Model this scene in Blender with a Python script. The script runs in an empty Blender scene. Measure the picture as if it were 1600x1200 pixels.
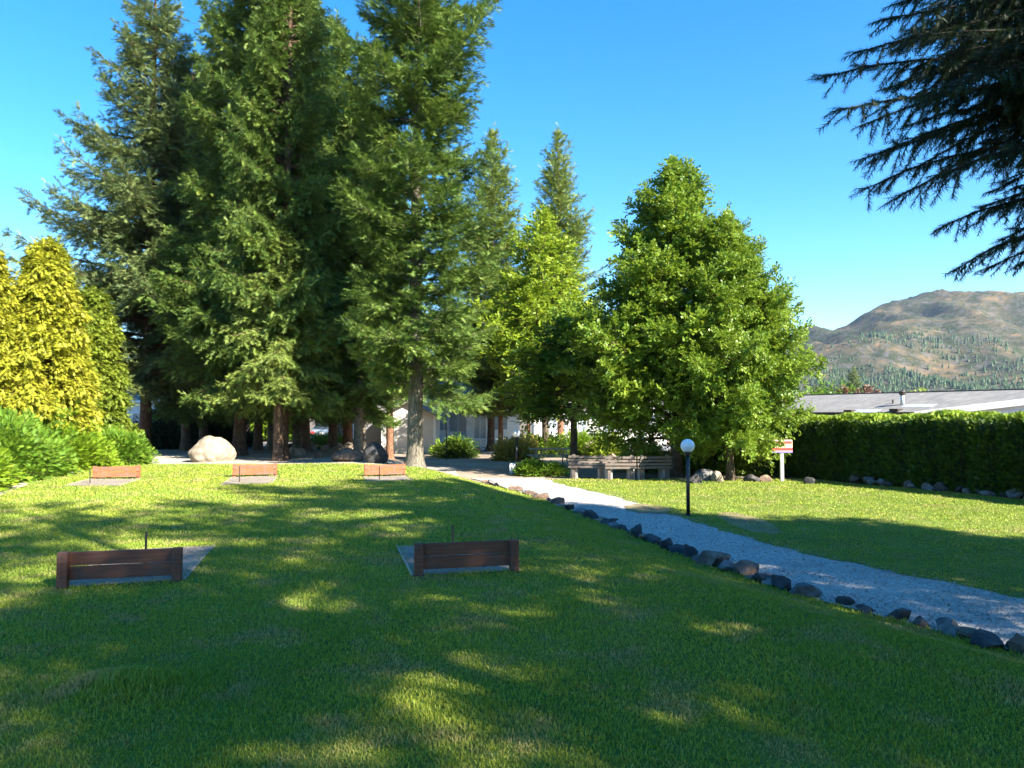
import bpy, math, random
import numpy as np
from mathutils import Vector, noise as mnoise

S = bpy.context.scene
R = math.radians
F_PX, HOR, EYE = 1150.0, 647.0, 2.2

# ------------------------------------------------------------------ camera
cam = bpy.data.cameras.new('camera')
co = bpy.data.objects.new('camera', cam)
S.collection.objects.link(co)
S.camera = co
cam.sensor_width = 36.0
cam.lens = F_PX / 1600.0 * 36.0
cam.clip_start = 0.05
cam.clip_end = 12000
co.location = (0, 0, EYE)
co.rotation_euler = (R(90) + math.atan((HOR - 600) / F_PX), 0, 0)

# ------------------------------------------------------------------ light
SUN_EL, SUN_AZ = 34.0, math.degrees(math.atan2(.72, -.69))     # azimuth clockwise from +Y
w = bpy.data.worlds.new('World')
S.world = w
w.use_nodes = True
nt = w.node_tree
bg = nt.nodes['Background']
sky = nt.nodes.new('ShaderNodeTexSky')
sky.sky_type = 'NISHITA'
sky.sun_disc = False
sky.sun_elevation = R(SUN_EL)
sky.sun_rotation = R(SUN_AZ)
sky.air_density = 1.0
sky.dust_density = 0.0
sky.ozone_density = 3.0
sky.altitude = 400
hs = nt.nodes.new('ShaderNodeHueSaturation')
hs.inputs['Saturation'].default_value = 1.38
nt.links.new(sky.outputs[0], hs.inputs['Color'])
nt.links.new(hs.outputs[0], bg.inputs[0])
bg.inputs[1].default_value = 0.090
sl = bpy.data.lights.new('sun', 'SUN')
so = bpy.data.objects.new('sun', sl)
S.collection.objects.link(so)
sl.energy = 5.0
sl.angle = R(0.55)
sl.color = (1.0, .93, .80)
sd = Vector((math.sin(R(SUN_AZ)) * math.cos(R(SUN_EL)), math.cos(R(SUN_AZ)) * math.cos(R(SUN_EL)), math.sin(R(SUN_EL))))
so.rotation_euler = sd.to_track_quat('Z', 'Y').to_euler()
so.location = (30, -20, 30)
S.view_settings.view_transform = 'Standard'
S.view_settings.look = 'None'
S.view_settings.exposure = 2.08
S.view_settings.gamma = 1
S.render.engine = 'CYCLES'
S.cycles.max_bounces = 8
S.cycles.transparent_max_bounces = 4
S.cycles.volume_bounces = 0

# ------------------------------------------------------------------ helpers
def px(x, d):
    return (x - 800.0) / F_PX * d

def zat(y, d):
    return EYE + (HOR - y) / F_PX * d

def tag(o, label=None, cat=None, group=None, kind=None):
    if label: o['label'] = label
    if cat: o['category'] = cat
    if group: o['group'] = group
    if kind: o['kind'] = kind
    return o

def thing(name, label, cat, loc=(0, 0, 0), rz=0, group=None):
    o = bpy.data.objects.new(name, None)
    S.collection.objects.link(o)
    o.empty_display_size = .2
    o.location = loc
    o.rotation_euler = (0, 0, rz)
    return tag(o, label, cat, group)

def link(name, me, parent=None, loc=None):
    o = bpy.data.objects.new(name, me)
    S.collection.objects.link(o)
    if parent: o.parent = parent
    if loc is not None: o.location = loc
    return o

def mesh_np(name, V, F, mat, tint=None, smooth=False):
    """V (n,3); F list of arrays of equal-length polygons"""
    me = bpy.data.meshes.new(name)
    if not isinstance(F, list): F = [F]
    V = np.asarray(V, dtype=np.float32)
    loops, starts, tot = [], [], 0
    for f in F:
        f = np.asarray(f, dtype=np.int32)
        loops.append(f.ravel())
        starts.append(tot + np.arange(len(f), dtype=np.int32) * f.shape[1])
        tot += f.size
    loops = np.concatenate(loops); starts = np.concatenate(starts)
    me.vertices.add(len(V)); me.vertices.foreach_set('co', V.ravel())
    me.loops.add(len(loops)); me.loops.foreach_set('vertex_index', loops)
    me.polygons.add(len(starts)); me.polygons.foreach_set('loop_start', starts)
    if smooth: me.polygons.foreach_set('use_smooth', np.ones(len(starts), dtype=bool))
    me.update(calc_edges=True)
    if tint is not None:
        a = me.attributes.new('tint', 'FLOAT', 'POINT')
        a.data.foreach_set('value', np.asarray(tint, dtype=np.float32))
    me.validate()
    if mat: me.materials.append(mat)
    return me

class MB:
    """collects boxes, tubes and prisms into one mesh"""
    def __init__(s): s.v = []; s.f = []
    def add(s, vs, fs):
        n = len(s.v); s.v += [tuple(v) for v in vs]; s.f += [tuple(i + n for i in f) for f in fs]
        return s
    def box(s, c, d, rz=0, bev=0.0, rx=0, ry=0):
        hx, hy, hz = d[0] / 2, d[1] / 2, d[2] / 2
        b = min(bev, hx * .45, hy * .45, hz * .45)
        from mathutils import Euler
        E = Euler((rx, ry, rz)).to_matrix()
        vs = []; fs = []
        if b <= 0:
            for z in (-hz, hz):
                for (x, y) in ((-hx, -hy), (hx, -hy), (hx, hy), (-hx, hy)): vs.append((x, y, z))
            fs = [(3, 2, 1, 0), (4, 5, 6, 7), (0, 1, 5, 4), (1, 2, 6, 5), (2, 3, 7, 6), (3, 0, 4, 7)]
        else:
            def ring(ix, iy, z):
                x, y = hx - ix, hy - iy
                return [(-x + b, -y, z), (x - b, -y, z), (x, -y + b, z), (x, y - b, z), (x - b, y, z), (-x + b, y, z), (-x, y - b, z), (-x, -y + b, z)]
            rs = [ring(b, b, -hz), ring(0, 0, -hz + b), ring(0, 0, hz - b), ring(b, b, hz)]
            for r_ in rs: vs += r_
            fs.append(tuple(range(7, -1, -1)))
            for k in range(3):
                for i in range(8):
                    j = (i + 1) % 8
                    fs.append((k * 8 + i, k * 8 + j, k * 8 + 8 + j, k * 8 + 8 + i))
            fs.append(tuple(range(24, 32)))
        vs = [E @ Vector(v) + Vector(c) for v in vs]
        return s.add(vs, fs)
    def tube(s, pts, rad, n=8, cap=True, jit=0, rng=None):
        pts = [Vector(p) for p in pts]
        if not hasattr(rad, '__len__'): rad = [rad] * len(pts)
        vs = []; fs = []
        ref = Vector((0, 0, 1))
        if abs((pts[-1] - pts[0]).normalized().z) > .9: ref = Vector((1, 0, 0))
        for i, p in enumerate(pts):
            t = (pts[min(i + 1, len(pts) - 1)] - pts[max(i - 1, 0)]).normalized()
            a = t.cross(ref).normalized(); b = t.cross(a)
            for k in range(n):
                an = 2 * math.pi * k / n
                r_ = rad[i] * (1 + (rng.uniform(-jit, jit) if jit else 0))
                vs.append(p + a * math.cos(an) * r_ + b * math.sin(an) * r_)
        for i in range(len(pts) - 1):
            for k in range(n):
                k2 = (k + 1) % n
                fs.append((i * n + k, i * n + k2, (i + 1) * n + k2, (i + 1) * n + k))
        if cap:
            fs.append(tuple(range(n - 1, -1, -1))); fs.append(tuple(range((len(pts) - 1) * n, len(pts) * n)))
        return s.add(vs, fs)
    def lathe(s, prof, n=24, c=(0, 0, 0)):
        vs = []; fs = []
        for (r_, z) in prof:
            for k in range(n):
                a = 2 * math.pi * k / n
                vs.append((c[0] + r_ * math.cos(a), c[1] + r_ * math.sin(a), c[2] + z))
        for i in range(len(prof) - 1):
            for k in range(n):
                k2 = (k + 1) % n
                fs.append((i * n + k, i * n + k2, (i + 1) * n + k2, (i + 1) * n + k))
        fs.append(tuple(range(n - 1, -1, -1))); fs.append(tuple(range((len(prof) - 1) * n, len(prof) * n)))
        return s.add(vs, fs)
    def build(s, name, mat, parent=None, smooth=False, loc=None):
        me = bpy.data.meshes.new(name)
        me.from_pydata(s.v, [], s.f)
        me.update()
        import bmesh
        bm = bmesh.new(); bm.from_mesh(me); bmesh.ops.recalc_face_normals(bm, faces=bm.faces); bm.to_mesh(me); bm.free()
        if smooth:
            me.polygons.foreach_set('use_smooth', [True] * len(me.polygons))
        me.materials.append(mat)
        return link(name, me, parent, loc)

# ------------------------------------------------------------------ materials
def newmat(name):
    m = bpy.data.materials.new(name); m.use_nodes = True
    t = m.node_tree; b = t.nodes['Principled BSDF']
    return m, t, b

def nd(t, typ, **k):
    n = t.nodes.new(typ)
    for a, v in k.items(): setattr(n, a, v)
    return n

def ramp(t, fac, stops):
    r = nd(t, 'ShaderNodeValToRGB')
    e = r.color_ramp.elements
    while len(e) < len(stops): e.new(.5)
    for i, (p, c) in enumerate(stops):
        e[i].position = p; e[i].color = (*c, 1) if len(c) == 3 else c
    t.links.new(fac, r.inputs[0])
    return r.outputs[0]

def noise_n(t, vec, scale, detail=4, rough=.55):
    n = nd(t, 'ShaderNodeTexNoise'); n.inputs['Scale'].default_value = scale
    n.inputs['Detail'].default_value = detail; n.inputs['Roughness'].default_value = rough
    if vec is not None: t.links.new(vec, n.inputs['Vector'])
    return n.outputs[0]

def mixc(t, fac, a, b, mode='MIX'):
    m = nd(t, 'ShaderNodeMix', data_type='RGBA', blend_type=mode)
    for s_, v in ((m.inputs[0], fac), (m.inputs[6], a), (m.inputs[7], b)):
        if hasattr(v, 'is_linked'): t.links.new(v, s_)
        elif isinstance(v, tuple): s_.default_value = (*v, 1)
        else: s_.default_value = v
    return m.outputs[2]

def bump(t, b, h, strength=.5, dist=.02):
    n = nd(t, 'ShaderNodeBump'); n.inputs['Strength'].default_value = strength; n.inputs['Distance'].default_value = dist
    t.links.new(h, n.inputs['Height']); t.links.new(n.outputs[0], b.inputs['Normal'])

def plain(name, c, rough=.6, metal=0, var=.12, scale=8, bstr=0.0, spec=.5, stretch=None):
    m, t, b = newmat(name)
    tc = nd(t, 'ShaderNodeTexCoord'); vec = tc.outputs['Object']
    if stretch:
        mp = nd(t, 'ShaderNodeMapping'); mp.inputs['Scale'].default_value = stretch
        t.links.new(vec, mp.inputs[0]); vec = mp.outputs[0]
    n = noise_n(t, vec, scale, 6)
    lo = tuple(max(0, x * (1 - var)) for x in c); hi = tuple(min(1, x * (1 + var)) for x in c)
    t.links.new(ramp(t, n, [(.3, lo), (.7, hi)]), b.inputs['Base Color'])
    b.inputs['Roughness'].default_value = rough; b.inputs['Metallic'].default_value = metal
    b.inputs['Specular IOR Level'].default_value = spec
    if bstr: bump(t, b, n, bstr, .01)
    return m

def leafmat(name, c0, c1, c2, trans=.35, rough=.55):
    m, t, b = newmat(name)
    at = nd(t, 'ShaderNodeAttribute', attribute_name='tint')
    geo = nd(t, 'ShaderNodeNewGeometry')
    n = noise_n(t, geo.outputs['Position'], .45, 2)
    ad = nd(t, 'ShaderNodeMath', operation='MULTIPLY_ADD'); t.links.new(n, ad.inputs[0]); ad.inputs[1].default_value = .7; 
    s2 = nd(t, 'ShaderNodeMath', operation='MULTIPLY_ADD'); t.links.new(at.outputs['Fac'], s2.inputs[0]); s2.inputs[1].default_value = .75; s2.inputs[2].default_value = -.2
    t.links.new(s2.outputs[0], ad.inputs[2])
    col = ramp(t, ad.outputs[0], [(.05, c0), (.5, c1), (.95, c2)])
    t.links.new(col, b.inputs['Base Color'])
    b.inputs['Roughness'].default_value = rough; b.inputs['Specular IOR Level'].default_value = .35
    tr = nd(t, 'ShaderNodeBsdfTranslucent')
    t.links.new(mixc(t, .5, col, (.35, .45, .04), 'MIX') if trans > .3 else col, tr.inputs[0])
    mx = nd(t, 'ShaderNodeMixShader'); mx.inputs[0].default_value = trans
    t.links.new(b.outputs[0], mx.inputs[1]); t.links.new(tr.outputs[0], mx.inputs[2])
    t.links.new(mx.outputs[0], t.nodes['Material Output'].inputs[0])
    return m

def barkmat(name, c0, c1, c2):
    m, t, b = newmat(name)
    tc = nd(t, 'ShaderNodeTexCoord')
    mp = nd(t, 'ShaderNodeMapping'); mp.inputs['Scale'].default_value = (9, 9, 2.2)
    t.links.new(tc.outputs['Object'], mp.inputs[0])
    n = noise_n(t, mp.outputs[0], 2.2, 7, .7)
    v = nd(t, 'ShaderNodeTexVoronoi', feature='DISTANCE_TO_EDGE'); v.inputs['Scale'].default_value = 1.7
    t.links.new(mp.outputs[0], v.inputs['Vector'])
    col = ramp(t, n, [(.3, c0), (.5, c1), (.72, c2)])
    cr = ramp(t, v.outputs[0], [(.0, (.25, .25, .25)), (.25, (1, 1, 1))])
    t.links.new(mixc(t, .6, col, mixc(t, 1.0, col, cr, 'MULTIPLY')), b.inputs['Base Color'])
    b.inputs['Roughness'].default_value = .9; b.inputs['Specular IOR Level'].default_value = .2
    bump(t, b, n, .9, .04)
    return m

M = {}
M['fir'] = leafmat('fir_needles', (.04, .085, .018), (.11, .18, .030), (.22, .29, .05), .25)
M['spruce'] = leafmat('spruce_needles', (.055, .095, .030), (.13, .18, .055), (.24, .28, .09), .25)
M['palefir'] = leafmat('pale_fir_needles', (.08, .13, .025), (.17, .23, .04), (.28, .34, .07), .25)
M['dark'] = leafmat('shade_dark_needles', (.008, .018, .006), (.02, .04, .012), (.04, .06, .018), .12)  # shade put into the needle colour, for silhouetted boughs and deep-grove evergreens
M['linden'] = leafmat('linden_leaves', (.065, .135, .012), (.14, .23, .02), (.24, .32, .032), .35, .42)
M['maple'] = leafmat('maple_leaves', (.04, .10, .010), (.09, .18, .015), (.16, .26, .022), .35, .42)
M['limeleaf'] = leafmat('lime_leaves', (.12, .20, .012), (.22, .31, .020), (.34, .40, .03), .4, .42)
M['gold'] = leafmat('golden_foliage', (.16, .20, .012), (.33, .34, .022), (.48, .43, .05), .3)
M['goldgreen'] = leafmat('yellow_green_foliage', (.09, .14, .012), (.18, .24, .020), (.28, .32, .03), .3)
M['juniper'] = leafmat('juniper_foliage', (.06, .15, .012), (.13, .25, .020), (.24, .35, .03), .3)
M['juniper2'] = leafmat('bright_juniper_foliage', (.11, .22, .010), (.21, .33, .018), (.33, .42, .03), .3)
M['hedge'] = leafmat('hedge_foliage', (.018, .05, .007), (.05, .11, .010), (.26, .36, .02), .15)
M['shrub'] = leafmat('shrub_leaves', (.10, .17, .012), (.19, .27, .022), (.30, .36, .04), .35)
M['yshrub'] = leafmat('yellow_shrub_leaves', (.16, .16, .03), (.32, .28, .05), (.45, .36, .08), .3)
M['redshrub'] = leafmat('red_brown_foliage', (.05, .025, .015), (.12, .05, .03), (.2, .1, .05), .2)
M['bark_fir'] = barkmat('fir_bark', (.045, .03, .02), (.14, .085, .055), (.30, .20, .14))
M['bark_grey'] = barkmat('grey_bark', (.07, .06, .045), (.20, .17, .13), (.36, .31, .24))
M['bark_red'] = barkmat('red_bark', (.08, .04, .025), (.24, .12, .07), (.38, .22, .13))
M['bark_leaf'] = barkmat('leafy_tree_bark', (.05, .04, .03), (.12, .09, .06), (.22, .17, .11))

# ------------------------------------------------------------------ terrain
PK = np.array([(-14, 15), (-4, 10.6), (0, 8.7), (3, 7.05), (6.8, 5.0), (8.9, 3.85), (11.3, 3.0), (14.6, 2.2), (19, 1.1), (23.4, -.35), (28, -2.2), (33, -4.2), (45, -7), (80, -9)], float)
PR = np.array([(-14, 17.4), (-4, 13.0), (0, 11.1), (3, 9.4), (6.8, 7.3), (8.8, 6.2), (10.3, 5.35), (11.9, 4.55), (14.6, 3.85), (16, 3.55), (19.8, 2.75), (23.4, 1.5), (26, 0.9)], float)
def xl_path(y): return np.interp(y, PK[:, 0], PK[:, 1])
def xr_path(y): return np.interp(y, PR[:, 0], PR[:, 1])
def sm(t): t = np.clip(t, 0, 1); return t * t * (3 - 2 * t)
def height(x, y):
    x = np.asarray(x, float); y = np.asarray(y, float)
    u = xl_path(y) - .15 - x
    h = .55 * sm(u / 2.9) * (1 - .7 * sm((y - 31) / 14))
    und = .035 * np.sin(x * 1.1 + .6 * y) * np.sin(.8 * y - .3 * x) + .018 * np.sin(.37 * x + 1.7) * np.sin(.5 * y)
    h = h + und * sm(u / 2) * .8
    h = h + .085 * np.exp(-(((x + 2.32) / .38) ** 2 + ((y - 4.42) / .3) ** 2))      # tussock
    # right lawn: slightly humped
    v = x - xr_path(y)
    h = h + .09 * sm(v / 4) * sm((25 - y) / 6)
    return h
def hz(x, y): return float(height(x, y))

def sheet(name, xa, xb, ys, nx, mat, dz, kind='structure'):
    """grid between the curves xa(y) and xb(y)"""
    rows = []
    for y in ys:
        t = np.linspace(0, 1, nx)
        x = xa(y) + (xb(y) - xa(y)) * t
        rows.append(np.stack([x, np.full(nx, y), height(x, np.full(nx, y)) + dz], 1))
    V = np.concatenate(rows); ny = len(ys)
    i = np.arange(ny - 1)[:, None] * nx + np.arange(nx - 1)[None, :]
    F = np.stack([i, i + 1, i + nx + 1, i + nx], -1).reshape(-1, 4)
    o = link(name, mesh_np(name, V, F, mat, smooth=True))
    if kind: o['kind'] = kind
    return o

def groundmat(name, stops, sc=1.2, fine=60, bs=.6, fineamt=.5, rough=.95, voro=None):
    m, t, b = newmat(name)
    geo = nd(t, 'ShaderNodeNewGeometry'); P = geo.outputs['Position']
    n1 = noise_n(t, P, sc, 6, .6); n2 = noise_n(t, P, fine, 3, .6)
    c = ramp(t, n1, stops)
    k = ramp(t, n2, [(.3, (.5, .5, .5)), (.7, (1.35, 1.35, 1.35))])
    c2 = mixc(t, fineamt, c, mixc(t, 1.0, c, k, 'MULTIPLY'))
    h = n2
    if voro:
        v = nd(t, 'ShaderNodeTexVoronoi'); v.inputs['Scale'].default_value = voro
        t.links.new(P, v.inputs['Vector'])
        sp = ramp(t, v.outputs['Color'], [(.1, (.45, .45, .47)), (.9, (1.4, 1.37, 1.3))])
        c2 = mixc(t, .6, c2, mixc(t, 1.0, c2, sp, 'MULTIPLY'))
        h = v.outputs['Distance']
    t.links.new(c2, b.inputs['Base Color'])
    b.inputs['Roughness'].default_value = rough; b.inputs['Specular IOR Level'].default_value = .2
    bump(t, b, h, bs, .015)
    return m

M['soil'] = groundmat('soil', [(.3, (.10, .075, .05)), (.7, (.2, .155, .11))], .6, 30)
M['turf'] = groundmat('turf', [(.3, (.09, .13, .02)), (.6, (.15, .20, .03)), (.8, (.26, .24, .08))], .9, 70, .8)
M['path'] = groundmat('path_gravel', [(.3, (.38, .36, .33)), (.7, (.52, .495, .45))], .8, 45, .9, .5, voro=38)
M['gravel'] = groundmat('pale_gravel', [(.3, (.34, .30, .25)), (.7, (.48, .43, .36))], .7, 30, .9, .5, voro=16)
M['yard'] = groundmat('yard_dirt', [(.3, (.24, .19, .145)), (.7, (.38, .31, .24))], .5, 25, .8, .5, voro=14)
M['sand'] = groundmat('pit_sand', [(.3, (.22, .185, .145)), (.7, (.34, .29, .23))], 2.5, 60, .8, .5, voro=40)
M['asphalt'] = groundmat('asphalt', [(.3, (.16, .16, .165)), (.7, (.22, .22, .225))], .5, 40, .4)
M['fargrass'] = groundmat('field', [(.3, (.06, .09, .03)), (.7, (.2, .17, .08))], .02, 2, .2)

# one big ground sheet reaching the horizon
def far_axis(lo, hi, a, b, n, far):
    mid = np.linspace(lo, hi, n)
    g = np.geomspace(1, far, 14)
    return np.concatenate([(lo - g)[::-1], mid, hi + g])
gx = far_axis(-40, 40, 0, 0, 161, 4000); gy = far_axis(-20, 70, 0, 0, 181, 4000)
X, Y = np.meshgrid(gx, gy)
Z = height(np.clip(X, -40, 40), np.clip(Y, -20, 70)) - .07
nx = len(gx); i = np.arange(len(gy) - 1)[:, None] * nx + np.arange(nx - 1)[None, :]
o = link('ground', mesh_np('ground', np.stack([X.ravel(), Y.ravel(), Z.ravel()], 1), np.stack([i, i + 1, i + nx + 1, i + nx], -1).reshape(-1, 4), M['soil'], smooth=True))
o['kind'] = 'structure'

LL = np.array([(-14, -14), (0, -11), (8, -9.9), (14.8, -10.35), (18.4, -11.7), (22, -12.6), (24, -12.9)], float)
def lawn_left(y): return np.interp(y, LL[:, 0], LL[:, 1])
def lawn_far(x):            # far rim of the mound lawn
    return np.interp(x, [-13, -8, -3.4, -1.9, -1.0, .5, 2], [22.6, 23.0, 23.6, 23.9, 22.6, 20.3, 17])
wob = lambda y: .05 * math.sin(y * 5.1) + .04 * math.sin(y * 11.3 + 1)
def mrt(y):   # right rim of the mound lawn
    return min(float(xl_path(y)) - .32 + wob(y), 99)
ys = np.concatenate([np.arange(-13, 23.0, .2), np.arange(23.0, 23.9, .1)])
def ml(y):
    return float(lawn_left(y))
def mr(y):
    r_ = mrt(y)
    if y > 21: r_ = min(r_, np.interp(y, [21, 22.6, 23.3, 23.8], [.25, -.75, -1.5, -3.2]))
    return float(r_)
sheet('lawn', ml, mr, ys, 110, M['turf'], -.004)
def rrt(y): return float(np.interp(y, [-13, 0, 10, 18.3, 23, 24.6], [22, 18, 14.6, 12.6, 10.7, 10.1]))
def rlt(y): return float(xr_path(y)) + wob(y + 3)
sheet('lawn', rlt, rrt, np.arange(-13, 24.3, .2), 60, M['turf'], .004)
sheet('path', lambda y: float(xl_path(y)) - .25, lambda y: float(xr_path(y)) + .12, np.arange(-13.5, 25.6, .2), 14, M['path'], -.004 + .002)
sheet('gravel_bed', lambda y: -20 + 0 * y, lambda y: -1.6 - (y - 23) * .1, np.arange(22.4, 31.2, .2), 70, M['gravel'], -.014)
sheet('gravel_strip', lambda y: float(lawn_left(y)) - 1.1, lambda y: float(lawn_left(y)) + .05, np.arange(6, 22.6, .2), 8, M['gravel'], -.02)
sheet('yard', lambda y: -24, lambda y: 17, np.arange(23.6, 44, .25), 120, M['yard'], -.03)
sheet('road', lambda y: -60, lambda y: 30, np.arange(44.0, 54, .5), 120, M['asphalt'], -.035)

# ------------------------------------------------------------------ grass blades
def grass(name, xa, xb, y0, y1, seed, label):
    rng = np.random.default_rng(seed)
    Ps = []; Ws = []; Ls = []
    y = y0
    while y < y1:
        dy = max(.25, y * .05)
        yc = y + dy / 2
        hw = .75 * yc + 1.4
        a, b = max(xa(yc), -hw), min(xb(yc), hw)
        if b > a:
            dens = min(7000, 7000 * (4.2 / max(yc, 2.5)) ** 1.75)
            n = int((b - a) * dy * dens)
            yy = rng.uniform(y, y + dy, n); t = rng.uniform(0, 1, n)
            xa_ = np.array([xa(v) for v in np.linspace(y, y + dy, 5)]); xb_ = np.array([xb(v) for v in np.linspace(y, y + dy, 5)])
            g = np.linspace(y, y + dy, 5)
            A = np.maximum(np.interp(yy, g, xa_), -hw); B = np.minimum(np.interp(yy, g, xb_), hw)
            xx = A + (B - A) * t
            Ps.append(np.stack([xx, yy], 1)); Ws.append(np.full(n, .0018 + .00056 * yc)); Ls.append(np.full(n, .020 + .0008 * yc))
        y += dy
    P = np.concatenate(Ps); W = np.concatenate(Ws); L = np.concatenate(Ls); n = len(P)
    for (ax, ay, bx, by) in PITS:       # none in the pits
        ux, uy = COURT
        rx, ry = P[:, 0] - ax, P[:, 1] - ay
        s_ = rx * ux + ry * uy; q = rx * uy - ry * ux
        jq = rng.normal(0, .035, len(P)); k = ~((s_ > -bx + .02) & (s_ < by - .06 + jq) & (abs(q) < .555 + jq))
        P, W, L = P[k], W[k], L[k]
    P = P + rng.normal(0, .035, P.shape)            # ragged rim
    for (ax, ay, rx_, ry_) in BARE:
        k = (((P[:, 0] - ax) / rx_) ** 2 + ((P[:, 1] - ay) / ry_) ** 2 + rng.normal(0, .3, len(P)) > 1) | (rng.uniform(0, 1, len(P)) < .6)
        P, W, L = P[k], W[k], L[k]
    n = len(P)
    clump = np.array([mnoise.noise((p[0] * 1.3, p[1] * 1.3, 5.0)) for p in P[::1]]) if n < 900000 else rng.normal(0, .3, n)
    tus = np.exp(-(((P[:, 0] + 2.32) / .36) ** 2 + ((P[:, 1] - 4.42) / .3) ** 2))
    L = L * rng.uniform(.6, 1.35, n) * (1 + .35 * clump) * (1 + 1.0 * tus)
    rim = np.clip(1 - (xl_path(P[:, 1]) - .34 - P[:, 0]) / .3, 0, 1) * (P[:, 0] < xl_path(P[:, 1]))
    L = L * (1 + 1.3 * rim * rng.uniform(0, 1, n))
    z = height(P[:, 0], P[:, 1]) - .006
    az = rng.uniform(0, 2 * np.pi, n); ln = rng.uniform(.1, .8, n) * L
    dx, dy_ = np.cos(az), np.sin(az)
    wa = rng.uniform(0, 2 * np.pi, n); wx, wy = np.cos(wa) * W, np.sin(wa) * W
    b0 = np.stack([P[:, 0] - wx, P[:, 1] - wy, z], 1); b1 = np.stack([P[:, 0] + wx, P[:, 1] + wy, z], 1)
    mx_, my_, mz_ = P[:, 0] + dx * ln * .35, P[:, 1] + dy_ * ln * .35, z + L * .6
    m0 = np.stack([mx_ - wx * .7, my_ - wy * .7, mz_], 1); m1 = np.stack([mx_ + wx * .7, my_ + wy * .7, mz_], 1)
    tp = np.stack([P[:, 0] + dx * ln, P[:, 1] + dy_ * ln, z + L * .95], 1)
    V = np.stack([b0, b1, m1, m0, tp], 1).reshape(-1, 3)
    k = np.arange(n) * 5
    F4 = np.stack([k, k + 1, k + 2, k + 3], 1); F3 = np.stack([k + 3, k + 2, k + 4], 1)
    tint = np.repeat(np.clip(rng.normal(.5, .22, n), 0, 1), 5)
    o = link(name, mesh_np(name, V, [F4, F3], M['blades'], tint))
    o['kind'] = 'stuff'; o['label'] = label; o['category'] = 'grass'
    return o

def blademat():
    m, t, b = newmat('grass_blades')
    at = nd(t, 'ShaderNodeAttribute', attribute_name='tint')
    geo = nd(t, 'ShaderNodeNewGeometry'); P = geo.outputs['Position']
    big = noise_n(t, P, .55, 5, .6); mid = noise_n(t, P, 1.7, 5, .7)
    g1 = ramp(t, at.outputs['Fac'], [(.1, (.16, .23, .025)), (.5, (.31, .37, .040)), (.9, (.46, .47, .07))])
    dry = ramp(t, at.outputs['Fac'], [(.1, (.26, .22, .07)), (.9, (.50, .42, .17))])
    lush = mixc(t, ramp(t, big, [(.4, (0, 0, 0)), (.65, (.75, .75, .75))]), g1, (.20, .31, .035))
    fac = ramp(t, mid, [(.50, (0, 0, 0)), (.64, (.9, .9, .9))])
    col = mixc(t, fac, lush, dry)
    t.links.new(col, b.inputs['Base Color'])
    b.inputs['Roughness'].default_value = .5; b.inputs['Specular IOR Level'].default_value = .3
    tr = nd(t, 'ShaderNodeBsdfTranslucent'); t.links.new(col, tr.inputs[0])
    mx = nd(t, 'ShaderNodeMixShader'); mx.inputs[0].default_value = .35
    t.links.new(b.outputs[0], mx.inputs[1]); t.links.new(tr.outputs[0], mx.inputs[2])
    t.links.new(mx.outputs[0], t.nodes['Material Output'].inputs[0])
    return m
M['blades'] = blademat()
BARE = [(3.15, 17.2, .6, .9), (4.75, 14.9, .45, 1.5)]

COURT = (-.233, .9725)
CA = math.atan2(.233, .9725)            # board rotation about z
NEARB = [(-3.80, 7.22), (-.47, 7.76)]
FARB = [(px(185, 18.9), 18.9), (px(400, 19.3), 19.3), (px(602, 20.0), 20.0)]
PITS = [(x, y, -.05, 1.95) for x, y in NEARB] + [(x, y, 1.95, -.05) for x, y in FARB]
PITS = [(a, b, c, d) for a, b, c, d in PITS]

def mrg(y): return mr(y) - .02
grass('grass', ml, mrg, 2.1, 23.8, 3, 'short mown grass covering the raised lawn')
grass('grass', rlt, rrt, 5.0, 24.3, 4, 'short mown grass on the lower lawn right of the path')

M['baresoil'] = groundmat('bare_soil', [(.3, (.16, .13, .06)), (.7, (.30, .24, .13))], 1.6, 50, .7)
for (ax, ay, rx_, ry_) in BARE:
    rg = random.Random(int(ax * 10)); n = 40; vs = [(ax, ay, hz(ax, ay) + .010)]
    for q in (.5, 1.0):
        for k in range(n):
            a = 2 * math.pi * k / n; f = q * (1 + .22 * mnoise.noise((math.cos(a) * 2, math.sin(a) * 2, ax)) + rg.uniform(-.05, .05)) * .92
            x, y = ax + rx_ * f * math.cos(a), ay + ry_ * f * math.sin(a); vs.append((x, y, hz(x, y) + .010))
    fs = [(0, 1 + k, 1 + (k + 1) % n) for k in range(n)] + [(1 + k, 1 + n + k, 1 + n + (k + 1) % n, 1 + (k + 1) % n) for k in range(n)]
    MB().add(vs, fs).build('bare_soil', M['baresoil'], smooth=True)['kind'] = 'structure'

# ------------------------------------------------------------------ horseshoe courts
def woodmat(name, c0, c1, c2):
    m, t, b = newmat(name)
    tc = nd(t, 'ShaderNodeTexCoord'); mp = nd(t, 'ShaderNodeMapping'); mp.inputs['Scale'].default_value = (1.2, 14, 14)
    t.links.new(tc.outputs['Object'], mp.inputs[0])
    n = noise_n(t, mp.outputs[0], 3, 6, .65)
    wn = noise_n(t, tc.outputs['Object'], 7, 6, .7)
    grey = tuple(.35 * v + .65 * (c1[0] * .45) for v in c1)
    t.links.new(mixc(t, ramp(t, wn, [(.48, (0, 0, 0)), (.62, (.75, .75, .75))]), ramp(t, n, [(.3, c0), (.5, c1), (.7, c2)]), grey), b.inputs['Base Color'])
    b.inputs['Roughness'].default_value = .65
    bump(t, b, n, .35, .006)
    return m
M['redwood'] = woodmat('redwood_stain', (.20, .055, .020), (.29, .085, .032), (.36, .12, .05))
M['oldwood'] = woodmat('weathered_wood', (.07, .05, .038), (.13, .10, .08), (.22, .18, .15))
M['greywood'] = woodmat('grey_wood', (.22, .20, .185), (.33, .31, .285), (.46, .44, .41))
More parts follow.
